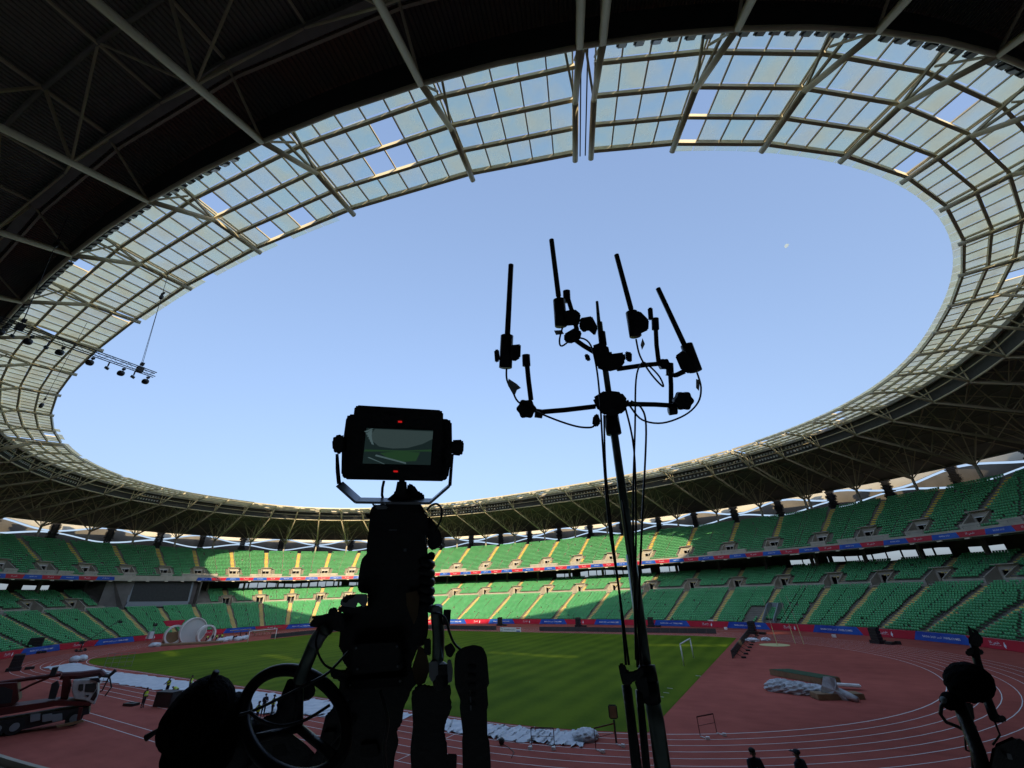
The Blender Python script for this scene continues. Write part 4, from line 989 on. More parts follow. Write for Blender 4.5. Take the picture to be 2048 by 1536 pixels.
g = MB(); q = c1+sx*-.5-ax*1.0+upv*2.6; g.slab([q-sx*2.6+upv*.8, q+sx*2.6+upv*.8, q+sx*2.0-upv*.5, q-sx*1.4-upv*.5], -ax*.3); g.build('red_panel', 'red', st)
g = MB(); q = c1-ax*.9-upv*.6; g.box(q, (.5, 1.7, 1.2), (ax, sx, upv)); g.build('back_panel', 'wood', st); base_at(st, (dc[0], dc[1], 0))
# boards and bags behind the left goal
for k, (x, y, s_) in enumerate(((440, 1284.5, 1.2), (449, 1283, 1.0), (456, 1281, 1.3), (462, 1280, .9), (476, 1281, 1.2), (486, 1279.5, 1.1), (491, 1278, .8), (309, 1293.5, 1.5))):
    P = G(x, y); g = MB(); g.ell((P[0], P[1], .3), np.eye(3), (s_, s_*.8, .65), 12, 8, noise=.14)
    tag(g.build('white_bag', 'tarp', smooth=True), f"white bag heap on the red ground, {'alone left of the stage' if k == 7 else ordn(k)+' one right of the stage'}", 'bag', 'white bags behind the left goal')
for k, (a, b) in enumerate((((462, 1268), (500, 1264.5)), ((500, 1267), (560, 1260)), ((505, 1272), (545, 1269)))):
    A, B = G(*a), G(*b); g = MB(); g.bar((A[0], A[1], .9), (B[0], B[1], .9), 1.6, .12)
    for q in (.1, .5, .9): X = A+(B-A)*q; g.bar((X[0], X[1], 0), (X[0], X[1], .9), .12, .12)
    tag(g.build('trestle_table', 'wood'), f'long plywood trestle behind the far left goal, {ordn(k)} from the left', 'table', 'trestles behind the left goal')
# white tarpaulin strip
def tarp(name, pts_top, pts_bot, label, seed, hgt=.10):
    r_ = np.random.default_rng(seed); n = 90; m = 10; V = []; tp = np.array(pts_top); bt = np.array(pts_bot)
    at = np.linspace(0, 1, len(tp)); ab = np.linspace(0, 1, len(bt)); ph = r_.random(12)*6.28; fx = r_.random(12)*90+30; fy = r_.random(12)*9
    for i in range(n+1):
        f = i/n; a = np.array([np.interp(f, at, tp[:, k]) for k in (0, 1)]); b = np.array([np.interp(f, ab, bt[:, k]) for k in (0, 1)])
        a = a+r_.normal(0, .10, 2); b = b+r_.normal(0, .16, 2)
        for j in range(m+1):
            g_ = j/m; p = a+(b-a)*g_; z = .03+hgt*.7*max(0, sum(math.sin(fx[q]*f+fy[q]*g_*3+ph[q]) for q in range(5))/3+.25)+r_.random()*.02
            V.append((p[0], p[1], z))
    fs = [(i*(m+1)+j, (i+1)*(m+1)+j, (i+1)*(m+1)+j+1, i*(m+1)+j+1) for i in range(n) for j in range(m)]
    g = MB(); g.add(V, fs); o = g.build(name, 'tarp', smooth=True); tag(o, label, 'tarpaulin'); return o
gp = lambda L: [G(x, y)[:2] for x, y in L]
tarp('tarpaulin', gp([(150, 1326), (230, 1345), (300, 1352.5), (400, 1367), (480, 1380), (600, 1395)]), gp([(84, 1336), (150, 1351), (240, 1369), (345, 1386), (420, 1402), (500, 1428)]), 'long white tarpaulin strip on the lanes left of the camera rig', 3)
tarp('tarpaulin', gp([(600, 1395), (680, 1406), (760, 1418), (830, 1430)]), gp([(500, 1428), (600, 1432), (680, 1434), (780, 1450)]), 'white tarpaulin strip continuing behind the camera rig', 4)
tarp('tarpaulin', gp([(880, 1437), (960, 1449), (1040, 1456), (1110, 1463), (1180, 1466)]), gp([(880, 1460), (930, 1470), (1000, 1481), (1080, 1488), (1165, 1495)]), 'crumpled white tarpaulin end lying right of the camera rig', 5, .16)
P = G(1172, 1478); g = MB(); g.ell((P[0], P[1], .2), np.eye(3), (.9, 1.0, .40), 30, 16, noise=.08); tag(g.build('tarpaulin_bundle', 'tarp', smooth=True), 'bunched white bundle at the right end of the tarpaulin', 'tarpaulin')
for k, (x, y) in enumerate(((147, 1325), (162, 1323))):
    P = G(x, y); g = MB(); g.ell((P[0], P[1], .5), np.eye(3), (.85, .8, .6), 20, 12, noise=.07); tag(g.build('white_bag', 'tarp', smooth=True), f"plump white bag at the left tip of the grass, {('left', 'right')[k]} one of the pair", 'bag', 'white bags at the left tip of the grass')
P = G(475, 1424); g = MB(); g.ell((P[0], P[1], .35), np.eye(3), (.6, .6, .5), 12, 8, noise=.15); tag(g.build('clear_bag', 'plastic'), 'translucent crumpled bag on the tarpaulin edge beside the black cover', 'bag')
# black crate and flat case
A, B = G(303, 1414), G(336, 1416); o = empty('black_crate', 'big black cloth covered crate among workers in yellow vests', 'crate')
t = (B-A)/np.linalg.norm(B-A); n = np.array([-t[1], t[0], 0]); c = (A+B)/2+n*.6
g = MB(); g.box((c[0], c[1], .62), (np.linalg.norm(B-A)/2, .55, .62), (t, n, upv)); g.build('crate_body', 'black', o, bevel=.05)
g = MB(); g.box((c[0], c[1], 1.27), (np.linalg.norm(B-A)/2+.04, .6, .03), (t, n, upv)); g.build('crate_lid', 'dark', o, bevel=.01); base_at(o, (c[0], c[1], 0))
P = G(262, 1411); g = MB(); g.box((P[0], P[1], .12), (.75, .4, .12), (t, n, upv)); g.box((P[0], P[1], .26), (.3, .1, .03), (t, n, upv)); tag(g.build('flat_case', 'black', bevel=.03), 'flat black case lying left of the standing worker', 'case')
# hurdles
def hurdle(a, b, label, h=1.05, m='crane'):
    A, B = G(*a), G(*b); o = empty('hurdle', label, 'hurdle', 'hurdles and gates left on the lanes'); d = (B-A)/np.linalg.norm(B-A); n = np.array([-d[1], d[0], 0])
    for k, q in enumerate((A, B)):
        g = MB(); g.tube([q+upv*.05, q+upv*h], .028, 6); g.build('upright', m, o)
        g = MB(); g.bar(q+upv*.04, q+upv*.04-n*.7, .06, .05); g.box(q-n*.7+upv*.09, (.12, .1, .08)); g.build('foot', 'white', o)
    g = MB(); g.bar(A+upv*h, B+upv*h, .03, .08); g.build('top_bar', m, o); g = MB(); g.bar(A+upv*h*.55, B+upv*h*.55, .02, .03); g.build('mid_bar', m, o); base_at(o, (A+B)/2)
hurdle((1063, 1492), (1109, 1493), 'dark hurdle standing at the crumpled end of the tarpaulin', 1.0)
hurdle((1192, 1500), (1232, 1489), 'dark hurdle with a grey top bar beside the round topped sign', 1.15)
hurdle((1401, 1474), (1434, 1467), 'red framed hurdle alone on the inner lane right of the antenna pole', 1.15)
hurdle((187, 1363), (196, 1364), 'thin hurdle on the tarpaulin right of the white cab, left one', 1.1, 'frame')
hurdle((205, 1364), (213, 1365), 'thin hurdle on the tarpaulin right of the white cab, right one', 1.1, 'frame')
P = G(1233, 1486); o = empty('padded_sign', 'dark sign with rounded corners on a post at the lane edge', 'sign')
g = MB(); g.tube([(P[0], P[1], 0), (P[0], P[1], 1.3)], .07, 8); g.build('post', 'led', o); g = MB(); d = CAMP-P; d[2] = 0; d /= np.linalg.norm(d); s_ = np.cross(upv, d)
g.box((P[0], P[1], 1.75), (.32, .08, .42), (s_, d, upv)); g.build('sign_plate', 'led', o, bevel=.07); g = MB(); g.box(np.array([P[0], P[1], 1.75])+d*.09, (.24, .01, .34), (s_, d, upv)); g.build('sign_face', 'wood', o); base_at(o, P)
# throwing cage poles at the right bend
for k, (b_, tp_) in enumerate((((1555, 1291), (1519, 1200)), ((1591, 1288), (1570, 1190)), ((1608, 1289), (1584, 1197)))):
    P = G(*b_); o = empty('cage_pole', f'tall thin leaning pole with a yellow foot on the red ground, {ordn(k)} from the left', 'pole', 'poles of the throwing cage')
    T_ = P+np.array([-.25-.1*k, .2, 7.6]); mid = P+(T_-P)*.38
    g = MB(); g.tube([P, mid], .06, 6); g.build('padded_foot', 'tape', o); g = MB(); g.tube([mid, T_], .03, 6); g.build('upper_pole', 'steel', o); base_at(o, P)
# landing box with artificial turf, plastic heaps
a, b = G(1541, 1350), G(1645, 1370)
o = empty('landing_box', 'long low wooden box topped with dark green artificial turf', 'landing box')
far1, far2 = G(1679, 1355, .55), G(1577, 1338, .55); V = [a, b, np.array([*far1[:2], 0]), np.array([*far2[:2], 0])]; g = MB(); g.slab([v+upv*.04 for v in V], upv*.52); g.build('box_side', 'wood', o); cv = sum(V)/4; g = MB(); g.slab([cv+(v-cv)*.97+upv*.57 for v in V], upv*.03); g.build('turf_top', 'turf', o); base_at(o, a)
for k, (x, y, rx, ry, rz, l) in enumerate(((1567, 1383, 1.5, .9, .75, 'rounded heap of clear plastic wrap left of the long box'), (1598, 1387, 1.4, .9, .7, 'middle heap of clear plastic wrap before the long box'), (1630, 1390, 1.5, .8, .6, 'flatter heap of clear plastic wrap before the long box'))):
    P = G(x, y); g = MB(); g.ell((P[0], P[1], .25), np.eye(3), (rx, ry, rz), 44, 24, noise=.10); tag(g.build('plastic_heap', 'plastic', smooth=True), l, 'plastic heap', 'heaps of plastic wrap')
P = G(1665, 1398); dv = CAMP-P; dv[2] = 0; dv /= np.linalg.norm(dv)
g = MB(); L = [(1646, 1353), (1658, 1353), (1670, 1356), (1673, 1366), (1678, 1378), (1690, 1391), (1704, 1399), (1700, 1404), (1672, 1402), (1655, 1398), (1641, 1390), (1643, 1370)]
F_ = [on_plane(x, y, P, dv) for x, y in L]; n_ = len(F_); cF = sum(F_)/n_; V = [f_+dv*.25*(i % 2) for i, f_ in enumerate(F_)]+[cF+(f_-cF)*.8-dv*1.3 for f_ in F_]+[cF+dv*.35]
g.add(V, [(i, (i+1) % n_, 2*n_) for i in range(n_)]+[(i, n_+i, n_+(i+1) % n_, (i+1) % n_) for i in range(n_)]+[tuple(range(n_, 2*n_))]); tag(g.build('draped_stand', 'plastic'), 'tall stand draped in translucent plastic sheet at the end of the long box', 'draped stand')
A, B = G(1630, 1398), G(1722, 1396); g = MB(); g.bar((A[0], A[1], .25), (B[0], B[1], .2), 1.3, .45); tag(g.build('timber_stack', 'wood', bevel=.03), 'low reddish timber stack under the draped stand', 'timber')
P = G(1700, 1379); g = MB(); g.box((P[0], P[1], .35), (1.0, .35, .12)); tag(g.build('white_plank', 'white', bevel=.08), 'white rounded plank lying right of the draped stand', 'plank')
A, B = G(1680, 1398), G(1718, 1405); g = MB(); g.tube([(A[0], A[1], .8), ((A[0]+B[0])/2, (A[1]+B[1])/2, .4), (B[0], B[1], .18)], [.15, .3, .22], 10); tag(g.build('plastic_roll', 'plastic', smooth=True), 'roll of clear plastic trailing from the draped stand to the right', 'plastic roll')
P = G(1549, 1290); g = MB(); n = 24; g.add([(P[0]+2.4*math.cos(2*math.pi*k/n), P[1]+2.2*math.sin(2*math.pi*k/n), .02) for k in range(n)], [tuple(range(n))]); tag(g.build('throwing_circle', 'tape'), kind='structure')
for k, (x, y) in enumerate(((1505, 1282), (1532, 1281))):
    P = G(x, y); g = MB(); g.ell((P[0], P[1], .15), np.eye(3), (1.3-.5*k, 1.0, .35), 12, 8, noise=.2); tag(g.build('cloth_heap', 'tarp'), f"white cloth heap behind the end of the black boards, {('left', 'right')[k]} one", 'cloth')
# goal mouth scraps, drinks etc on the grass
for k, (x, y) in enumerate(((1340, 1377), (1333, 1386), (1322, 1394), (1397, 1352))):
    P = G(x, y); g = MB(); g.bar((P[0]-.3, P[1], .03), (P[0]+.3, P[1]-.1, .03), .05, .03); tag(g.build('white_peg_line', 'white'), f'short white strip on the grass near the right corner, {ordn(k)} one', 'strip', 'white strips on the grass')
# camera jib on the left
P = G(160, 1302); o = empty('camera_jib', 'long thin camera crane arm on a wheeled base before the left boards', 'camera jib')
E_ = np.array([*G(243, 1300)[:2], 0]); hd = on_plane(243, 1239, G(228, 1290), vd)
g = MB(); g.bar(P+upv*.15, P+upv*.15+np.array([3.2, -.8, 0]), .8, .12); g.tube([P+upv*.2, P+upv*1.6], .12, 8)
for q in ((0, .8), (0, -.8), (1.8, -1.2), (1.8, .4)): g.tube([P+np.array([q[0]-.1, q[1], .25]), P+np.array([q[0]+.1, q[1], .25])], .25, 12)
g.build('jib_base', 'black', o); g = MB(); g.tube([P+upv*1.5, hd], .09, 6); g.tube([P+upv*2.1, hd+upv*.2], .03, 5); g.build('jib_arm', 'black', o)
g = MB(); g.box(hd-upv*.6, (.35, .3, .3)); g.tube([hd, hd-upv*.5], .05, 6); g.build('camera_head', 'black', o, bevel=.04); g = MB(); g.box(P+upv*1.7-np.array([.9, 0, 0]), (.5, .35, .3)); g.build('counterweight', 'black', o); base_at(o, P)
# camera on a tripod with white box, before the left boards
P = G(300, 1283); o = empty('tripod_camera', 'black camera on a tall tripod above a white box left of the stage', 'camera')
for k in range(3): a_ = 2*math.pi*k/3; g = MB(); g.tube([P+upv*3.6, P+np.array([1.2*math.cos(a_), 1.2*math.sin(a_), 0])], .06, 6); g.build('leg', 'frame', o)
g = MB(); g.box(P+upv*4.1, (.6, .35, .4)); g.build('camera_body', 'black', o, bevel=.06); g = MB(); g.tube([P+upv*4.1, P+upv*4.2+np.array([.9, -.4, .2])], .2, 8); g.build('lens', 'black', o)
g = MB(); g.box(P+upv*1.6+np.array([.6, -.6, 0]), (.7, .5, .9)); g.build('white_cover', 'tarp', o, bevel=.08); base_at(o, P)
# scaffold frame at the left of the grass
A, B = G(207, 1337), G(262, 1333); o = empty('scaffold_frame', 'dark wire scaffold gate standing on the tarpaulin by the left grass tip', 'scaffold')
for k in range(5):
    q = A+(B-A)*k/4; g = MB(); g.tube([q, q+upv*2.1], .035, 5); g.build('upright', 'steeld', o)
for z in (.1, .75, 1.4, 2.1): g = MB(); g.tube([A+upv*z, B+upv*z], .03, 5); g.build('rail', 'steeld', o)
base_at(o, (A+B)/2)
# far lamps hung on the lower seats at left
for k, (x, y) in enumerate(((255, 1218), (277, 1230), (283, 1253))):
    r_ = on_tier(x, y, T1)
    if r_:
        q = S(r_[0], r_[1], tier_z(T1, r_[1])); g = MB(); g.box(q+upv*.9, (.45, .35, .4)); g.tube([q, q+upv*.7], .08, 6)
        tag(g.build('seat_speaker', 'black', bevel=.05), f'small black speaker on the left seats below the screen, {ordn(k)} from the top', 'loudspeaker', 'small speakers on the left seats')
# ------------------------------------------------------------------ crane truck at the left edge
P1, P2 = G(150, 1452), G(8, 1474); th = (P1-P2)/np.linalg.norm(P1-P2); tn = np.cross(th, upv)
if tn@(CAMP-P1) < 0: tn = -tn
print('truck', P1, P2, np.linalg.norm(P1-P2))
def tp(L, d=0.0): return [on_plane(x, y, P1-tn*d, tn) for x, y in L]
trk = empty('crane_truck', 'red crane truck with a white cab parked on the lanes at the left edge', 'truck')
g = MB(); g.slab(tp([(-60, 1452), (60, 1432), (120, 1421), (178, 1414), (178, 1428), (125, 1441), (60, 1456), (-60, 1480)], .15), -tn*2.0); g.build('chassis', 'dark', trk)
g = MB(); g.slab(tp([(-60, 1424), (50, 1410), (115, 1401), (180, 1404), (182, 1412), (112, 1412), (50, 1423), (-60, 1442)]), -tn*2.4); g.build('flat_bed', 'crane', trk, bevel=.03)
cb = MB(); cb.slab(tp([(146, 1361), (191, 1359), (196, 1366), (196, 1390), (189, 1410), (170, 1401), (148, 1398), (143, 1380)], .05), -tn*2.3); cab = cb.build('cab', 'cab', trk, bevel=.06)
for nm, L in (('side_window', [(171, 1368), (192, 1366), (193, 1376), (188, 1385), (169, 1384)]), ('rear_window', [(158, 1369), (167, 1368), (166, 1381), (161, 1383), (156, 1380)]), ('lower_window', [(188, 1386), (194, 1378), (194, 1392), (188, 1402), (180, 1399)])):
    g = MB(); g.slab(tp(L, .02), -tn*.04); g.build(nm, 'wind', cab)
g = MB(); g.slab(tp([(170, 1390), (179, 1390), (176, 1395)], .0), -tn*.05); g.build('door_handle', 'dark', cab)
g = MB(); g.slab(tp([(197, 1356), (200, 1362), (199, 1366), (180, 1358)], -.1), -tn*.5); g.build('mirror', 'dark', cab)
for k, (x, y) in enumerate(((148, 1437), (28, 1456), (-8, 1460))):
    c = on_plane(x, y, P1, tn); c[2] = .58; w = empty('wheel', None, None); w.parent = trk
    for s_ in (0.1, 2.1):
        g = MB(); g.tube([c-tn*(s_-.02), c-tn*(s_+.28)], .58, 24); g.build('tyre', 'rubber', w, bevel=.03)
        g = MB(); g.tube([c-tn*(s_-.05), c-tn*(s_+.02)], .30, 16); g.build('rim', 'frame', w)
for L, m, nm in (([(158, 1415), (166, 1416), (160, 1440), (153, 1440)], 'crane', 'outrigger_leg'), ([(112, 1452), (166, 1440), (168, 1444), (116, 1456)], 'wood', 'outrigger_pad')):
    g = MB(); g.slab(tp(L, -.7), -tn*.35); g.build(nm, m, trk)
g = MB(); g.slab(tp([(120, 1402), (126, 1352), (138, 1350), (142, 1372), (134, 1402)], .9), -tn*.8); g.build('crane_column', 'crane', trk, bevel=.04)
for nm, L, r, m in (('boom', [(-70, 1382), (0, 1366), (60, 1357), (122, 1349)], .16, 'crane'), ('boom', [(122, 1352), (160, 1350), (200, 1345), (206, 1352)], .30, 'crane'), ('ram', [(34, 1384), (66, 1368), (98, 1355)], .10, 'crane'), ('jib', [(200, 1350), (218, 1352), (232, 1340)], .17, 'dark'), ('jib_leg', [(219, 1352), (205, 1380), (200, 1384)], .06, 'dark'), ('jib_leg', [(219, 1354), (223, 1374), (210, 1392)], .06, 'dark')):
    g = MB(); g.tube([on_plane(x, y, P1-tn*1.2, tn) for x, y in L], r, 8); g.build(nm, m, trk)
g = MB(); g.slab(tp([(98, 1352), (104, 1336), (116, 1334), (110, 1352)], 1.0), -tn*.8); g.build('lamp_box', 'dark', trk)
g = MB(); g.slab(tp([(96, 1398), (103, 1368), (114, 1362), (118, 1372), (110, 1398)], .3), -tn*.6); g.build('control_stand', 'dark', trk)
g = MB(); g.slab(tp([(-60, 1372), (34, 1365), (38, 1400), (25, 1412), (-60, 1420)], .4), -tn*1.6); g.build('crane_base', 'crane', trk, bevel=.05)
g = MB(); g.slab(tp([(-60, 1372), (8, 1374), (26, 1380), (22, 1406), (-60, 1412)], .35), -tn*.3); g.build('hydraulic_block', 'dark', trk)
g = MB()
for x in (60, 84, 104): g.slab(tp([(x, 1430), (x+20, 1427), (x+20, 1441), (x, 1445)], -.02), -tn*.5)
g.build('tool_box', 'frame', trk, bevel=.03)
base_at(trk, (P1+P2)/2)
# ------------------------------------------------------------------ foreground: broadcast camera on its pedestal
FV = CF
rig = empty('broadcast_camera', 'black broadcast camera seen from behind with its monitor and handles', 'video camera')
def sl(name, L, dep, th, m='black', bev=.004, par=None, back=None):
    P = [W(x, y, dep) for x, y in L]; d = np.mean(P, 0)-CAMP; d /= np.linalg.norm(d)
    g = MB(); g.slab(P, d*th); return g.build(name, m, par or rig, bevel=bev)
def tb(name, L, r, m='black', par=None, n=12, smooth=True):
    g = MB(); g.tube([W(*p) for p in L], r, n); return g.build(name, m, par or rig, smooth=smooth)
def bl(name, x, y, dep, hs, m='black', rot=0, par=None, pw=.8, noise=0):
    a = R(rot); ax = [CR*math.cos(a)+CU*math.sin(a), -CR*math.sin(a)+CU*math.cos(a), CF]; g = MB(); g.ell(W(x, y, dep), ax, hs, 28, 18, pw=pw, noise=noise); return g.build(name, m, par or rig, smooth=True)
# monitor: hood, housing, screen, tally lamps, yoke
sl('monitor_hood', [(709, 813), (714, 810), (882, 820), (887, 824), (886, 880), (882, 952), (878, 960), (700, 955), (696, 948), (703, 860)], 1.0, .05)
sl('monitor_housing', [(692, 835), (697, 828), (898, 838), (904, 843), (905, 900), (897, 955), (888, 963), (690, 959), (682, 950), (683, 900)], 1.03, .07)
sc_ = [W(731, 854, .996), W(868, 859, .996), W(862, 932, .996), W(723, 929, .996)]
scp = MB().slab(sc_, FV*.002).build('monitor_screen', 'wind', rig)
def quad(L, m, name, par, dep=.9945): g = MB(); g.add([W(x, y, dep) for x, y in L], [tuple(range(len(L)))]); return g.build(name, m, par)
M['scrsky'] = mat('screen_sky', (.02, .03, .03), .5, emis=((.085, .135, .135), .15)); M['scrgrn'] = mat('screen_green', (.01, .02, .01), .5, emis=((.02, .06, .025), .3)); M['scrdk'] = mat('screen_dark', (.01, .012, .012), .5, emis=((.03, .06, .06), .12)); M['scrlt'] = mat('screen_line', (.02, .02, .02), .5, emis=((.10, .16, .17), .25))
quad([(733, 856), (866, 861), (861, 930), (725, 927)], 'scrdk', 'screen_image', scp)
quad([(750, 858), (866, 863), (865, 878), (845, 888), (815, 896), (785, 897), (758, 893), (745, 882), (742, 869)], 'scrsky', 'image_sky', scp, .994)
quad([(760, 906), (800, 902), (840, 905), (832, 922), (800, 924), (775, 916)], 'scrgrn', 'image_pitch', scp, .994)
quad([(728, 903), (863, 903), (863, 899), (810, 901), (730, 899)], 'scrgrn', 'image_stand', scp, .9938); quad([(752, 909), (812, 925), (812, 928), (750, 912)], 'scrlt', 'image_tarpaulin', scp, .9935); quad([(738, 914), (770, 928), (767, 928), (735, 915)], 'scrlt', 'image_line', scp, .9935)
for k in range(6): quad([(743-3*k, 888-5*k), (748-3*k, 890-5*k), (742+k, 872-3*k), (738+k, 872-3*k)], 'scrlt', 'image_rib', scp, .9932)
sl('tally_lamp', [(796, 841.5), (804, 842), (804, 845.5), (796, 845)], .998, .002, 'redglow', 0); sl('tally_lamp', [(787, 941), (795.5, 941.3), (795.5, 944.6), (787, 944.3)], .998, .002, 'redglow', 0)
sl('tilt_knob', [(664, 880), (669, 871), (684, 868), (690, 872), (690, 900), (684, 908), (672, 908), (665, 900)], 1.02, .06, bev=.006); sl('tilt_knob', [(903, 880), (925, 879), (928, 884), (927, 905), (922, 912), (903, 910)], 1.02, .06, bev=.006)
sl('yoke_arm', [(671, 905), (677, 905), (681, 955), (683, 971), (674, 971), (671, 940)], 1.03, .03); sl('yoke_arm', [(903, 905), (908, 905), (906, 930), (903, 974), (896, 974), (899, 940)], 1.03, .03)
g = MB(); pts = [(679, 968), (716, 1001), (862, 1003), (900, 970)]
for a, b in zip(pts[:-1], pts[1:]): g.bar(W(*a, 1.04), W(*b, 1.04), .006, .035, up=FV)
g.build('yoke_bracket', 'alu', rig)
sl('monitor_mount', [(795, 960), (813, 960), (815, 990), (826, 1000), (772, 1000), (790, 985)], 1.04, .05); sl('mount_clamp', [(815, 966), (828, 970), (838, 985), (848, 986), (850, 1004), (812, 1004)], 1.06, .04)
tb('monitor_cable', [(768, 962, 1.05), (765, 975, 1.05), (764, 990, 1.06), (768, 1005, 1.08)], .0035)
# body
sl('camera_body', [(740, 1021), (745, 1012), (753, 1007), (757, 1012), (765, 1004), (772, 1010), (775, 999), (832, 999), (835, 1008), (840, 1006), (849, 1019), (849, 1029), (854, 1031), (856, 1039), (858, 1057), (855, 1070), (854, 1094), (856, 1109), (856, 1235), (735, 1235), (735, 1188), (733, 1110), (733, 1094), (737, 1064), (739, 1042)], 1.12, .34, bev=.003)
sl('side_battery', [(735, 1106), (725, 1115), (721, 1127), (717, 1152), (715, 1178), (721, 1186), (740, 1188), (745, 1106)], 1.12, .16, bev=.003); sl('top_box', [(828, 1022), (846, 1024), (857, 1034), (858, 1060), (828, 1060)], 1.10, .08, bev=.003)
sl('side_knob', [(731, 1030), (736, 1027), (741, 1031), (740, 1037), (733, 1036)], 1.11, .03, bev=.001); sl('top_plate', [(768, 1000), (776, 996), (812, 995), (815, 1001), (808, 1004), (770, 1004)], 1.09, .06, 'blackm', .002)
sl('glossy_housing', [(814, 1006), (822, 1003), (838, 1006), (847, 1016), (847, 1028), (824, 1027), (816, 1018)], 1.095, .05, 'blackm', .006)
sl('body_handle', [(750, 1012), (760, 1008), (776, 1012), (776, 1018), (752, 1019)], 1.095, .03, 'alu', .003)
for x, y, w_, h_ in ((778, 1022, 18, 3), (838, 1078, 3, 14), (851, 1078, 2, 16), (797, 1176, 7, 9), (766, 1128, 10, 4), (786, 1060, 16, 2), (755, 1152, 12, 5), (810, 1100, 6, 6)): sl('body_label', [(x-w_/2, y-h_/2), (x+w_/2, y-h_/2), (x+w_/2, y+h_/2), (x-w_/2, y+h_/2)], 1.118, .004, 'frame' if w_*h_ < 40 else 'dark', 0)
sl('side_pouch', [(854, 1031), (862, 1034), (870, 1048), (881, 1064), (884, 1082), (882, 1090), (877, 1094), (868, 1101), (860, 1100), (855, 1090)], 1.14, .08, bev=.004)
def smooth_path(L, k=6):
    P = [np.array(p, float) for p in L]; Q = []
    for i in range(len(P)-1):
        p0, p1, p2, p3 = P[max(i-1, 0)], P[i], P[i+1], P[min(i+2, len(P)-1)]
        for t_ in np.linspace(0, 1, k)[:-1]: Q.append(tuple(.5*((2*p1)+(-p0+p2)*t_+(2*p0-5*p1+4*p2-p3)*t_**2+(-p0+3*p1-3*p2+p3)*t_**3)))
    return Q+[tuple(P[-1])]
def cable(L, r=.003, m='black'): return tb('rig_cable', smooth_path(L), r, m, n=8)
cable([(854, 1020, 1.13), (862, 1011, 1.12), (874, 1008, 1.12), (883, 1018, 1.12), (882, 1038, 1.12), (876, 1052, 1.13), (872, 1062, 1.14)])
cable([(752, 1014, 1.1), (746, 1008, 1.1), (750, 1001, 1.1), (760, 998, 1.1), (766, 1003, 1.1)], .0025)
g = MB(); cp = []
for k in range(132):
    a = 2*math.pi*k/22.; y = 1112+106*k/132; cp.append((853+9.5*math.cos(a), y, 1.13+.02*math.sin(a)))
g.tube([W(*p) for p in cp], .0115, 8); g.build('coiled_cable', 'black', rig, smooth=True)
sl('paper_tag', [(812, 1186), (834, 1181), (839, 1195), (836, 1230), (828, 1250), (820, 1232), (813, 1210)], 1.105, .001, 'wood', 0)
sl('lens_control', [(684, 1197), (692, 1191), (712, 1188), (735, 1188), (735, 1205), (727, 1216), (716, 1204), (712, 1216), (682, 1212), (680, 1205)], 1.08, .05, 'alu', .002); sl('lens_control_cap', [(686, 1198), (700, 1190), (712, 1189), (706, 1196), (697, 1199), (694, 1206), (684, 1204)], 1.075, .02, bev=.002)
sl('lens_control_base', [(674, 1223), (680, 1211), (712, 1214), (735, 1208), (737, 1224), (700, 1227)], 1.085, .07, bev=.003)
# head and pedestal
sl('pan_head', [(680, 1226), (737, 1214), (857, 1222), (857, 1262), (851, 1288), (836, 1294), (830, 1312), (822, 1330), (828, 1345), (842, 1352), (842, 1359), (822, 1380), (818, 1395), (808, 1413), (804, 1449), (793, 1460), (798, 1485), (790, 1510), (784, 1570), (600, 1570), (606, 1536), (631, 1507), (641, 1471), (652, 1427), (663, 1422), (679, 1373), (679, 1359), (663, 1357), (659, 1341), (694, 1339), (694, 1330), (685, 1326), (685, 1301), (677, 1297), (680, 1265)], 1.16, .24, bev=.004)
sl('head_box', [(700, 1285), (800, 1280), (806, 1340), (704, 1350)], 1.12, .05, bev=.006); sl('head_plate', [(690, 1360), (812, 1352), (806, 1372), (692, 1380)], 1.13, .04, 'blackm', .003)
for x, y in ((712, 1296), (794, 1292), (715, 1338), (796, 1332), (700, 1370), (800, 1362)): tb('screw', [(x, y, 1.115), (x, y, 1.13)], .0035, 'alu', n=8)
sl('pedestal_arm', [(576, 1357), (627, 1362), (632, 1384), (625, 1396), (603, 1401), (600, 1420), (591, 1435), (594, 1450), (583, 1467), (610, 1487), (630, 1507), (645, 1570), (462, 1570), (470, 1505), (480, 1454), (500, 1453), (507, 1447), (520, 1446), (530, 1431), (550, 1429), (557, 1410), (563, 1388)], 1.22, .16, bev=.003)
sl('lever_housing', [(563, 1388), (558, 1396), (552, 1406), (556, 1424), (570, 1440), (588, 1432), (600, 1404), (606, 1384)], 1.18, .06, bev=.006)
sl('handle_bracket', [(619, 1247), (627, 1237), (640, 1232), (649, 1228), (674, 1223), (682, 1222), (690, 1240), (690, 1262), (678, 1264), (662, 1258), (639, 1256), (619, 1253)], 1.10, .06, bev=.002); sl('bracket_plate', [(624, 1232), (652, 1229), (652, 1235), (624, 1238)], 1.09, .05, bev=.001)
sl('bracket_knob', [(655, 1222), (664, 1214), (676, 1216), (674, 1228), (658, 1230)], 1.10, .03, bev=.003)
tb('pan_bar', smooth_path([(656, 1256, 1.10), (641, 1268, 1.10), (629, 1288, 1.09), (619, 1312, 1.08), (609, 1336, 1.08), (600, 1360, 1.08)]), .0175, 'chrome', n=16)
tb('pan_bar_sleeve', smooth_path([(645, 1264, 1.095), (636, 1276, 1.09), (629, 1290, 1.085)]), .0185, 'alu', n=16)
g = MB(); pts = []
for a in np.linspace(0, 2*math.pi, 61)[:-1]:
    pts.append(W(590+104*math.cos(a)-6*math.sin(a), 1446-106*math.sin(a)+10*math.cos(a), 1.06+.08*math.sin(a)))
g.tube(pts+[pts[0]], .0155, 14, cap=False); g.build('steering_ring', 'blackm', rig, smooth=True)
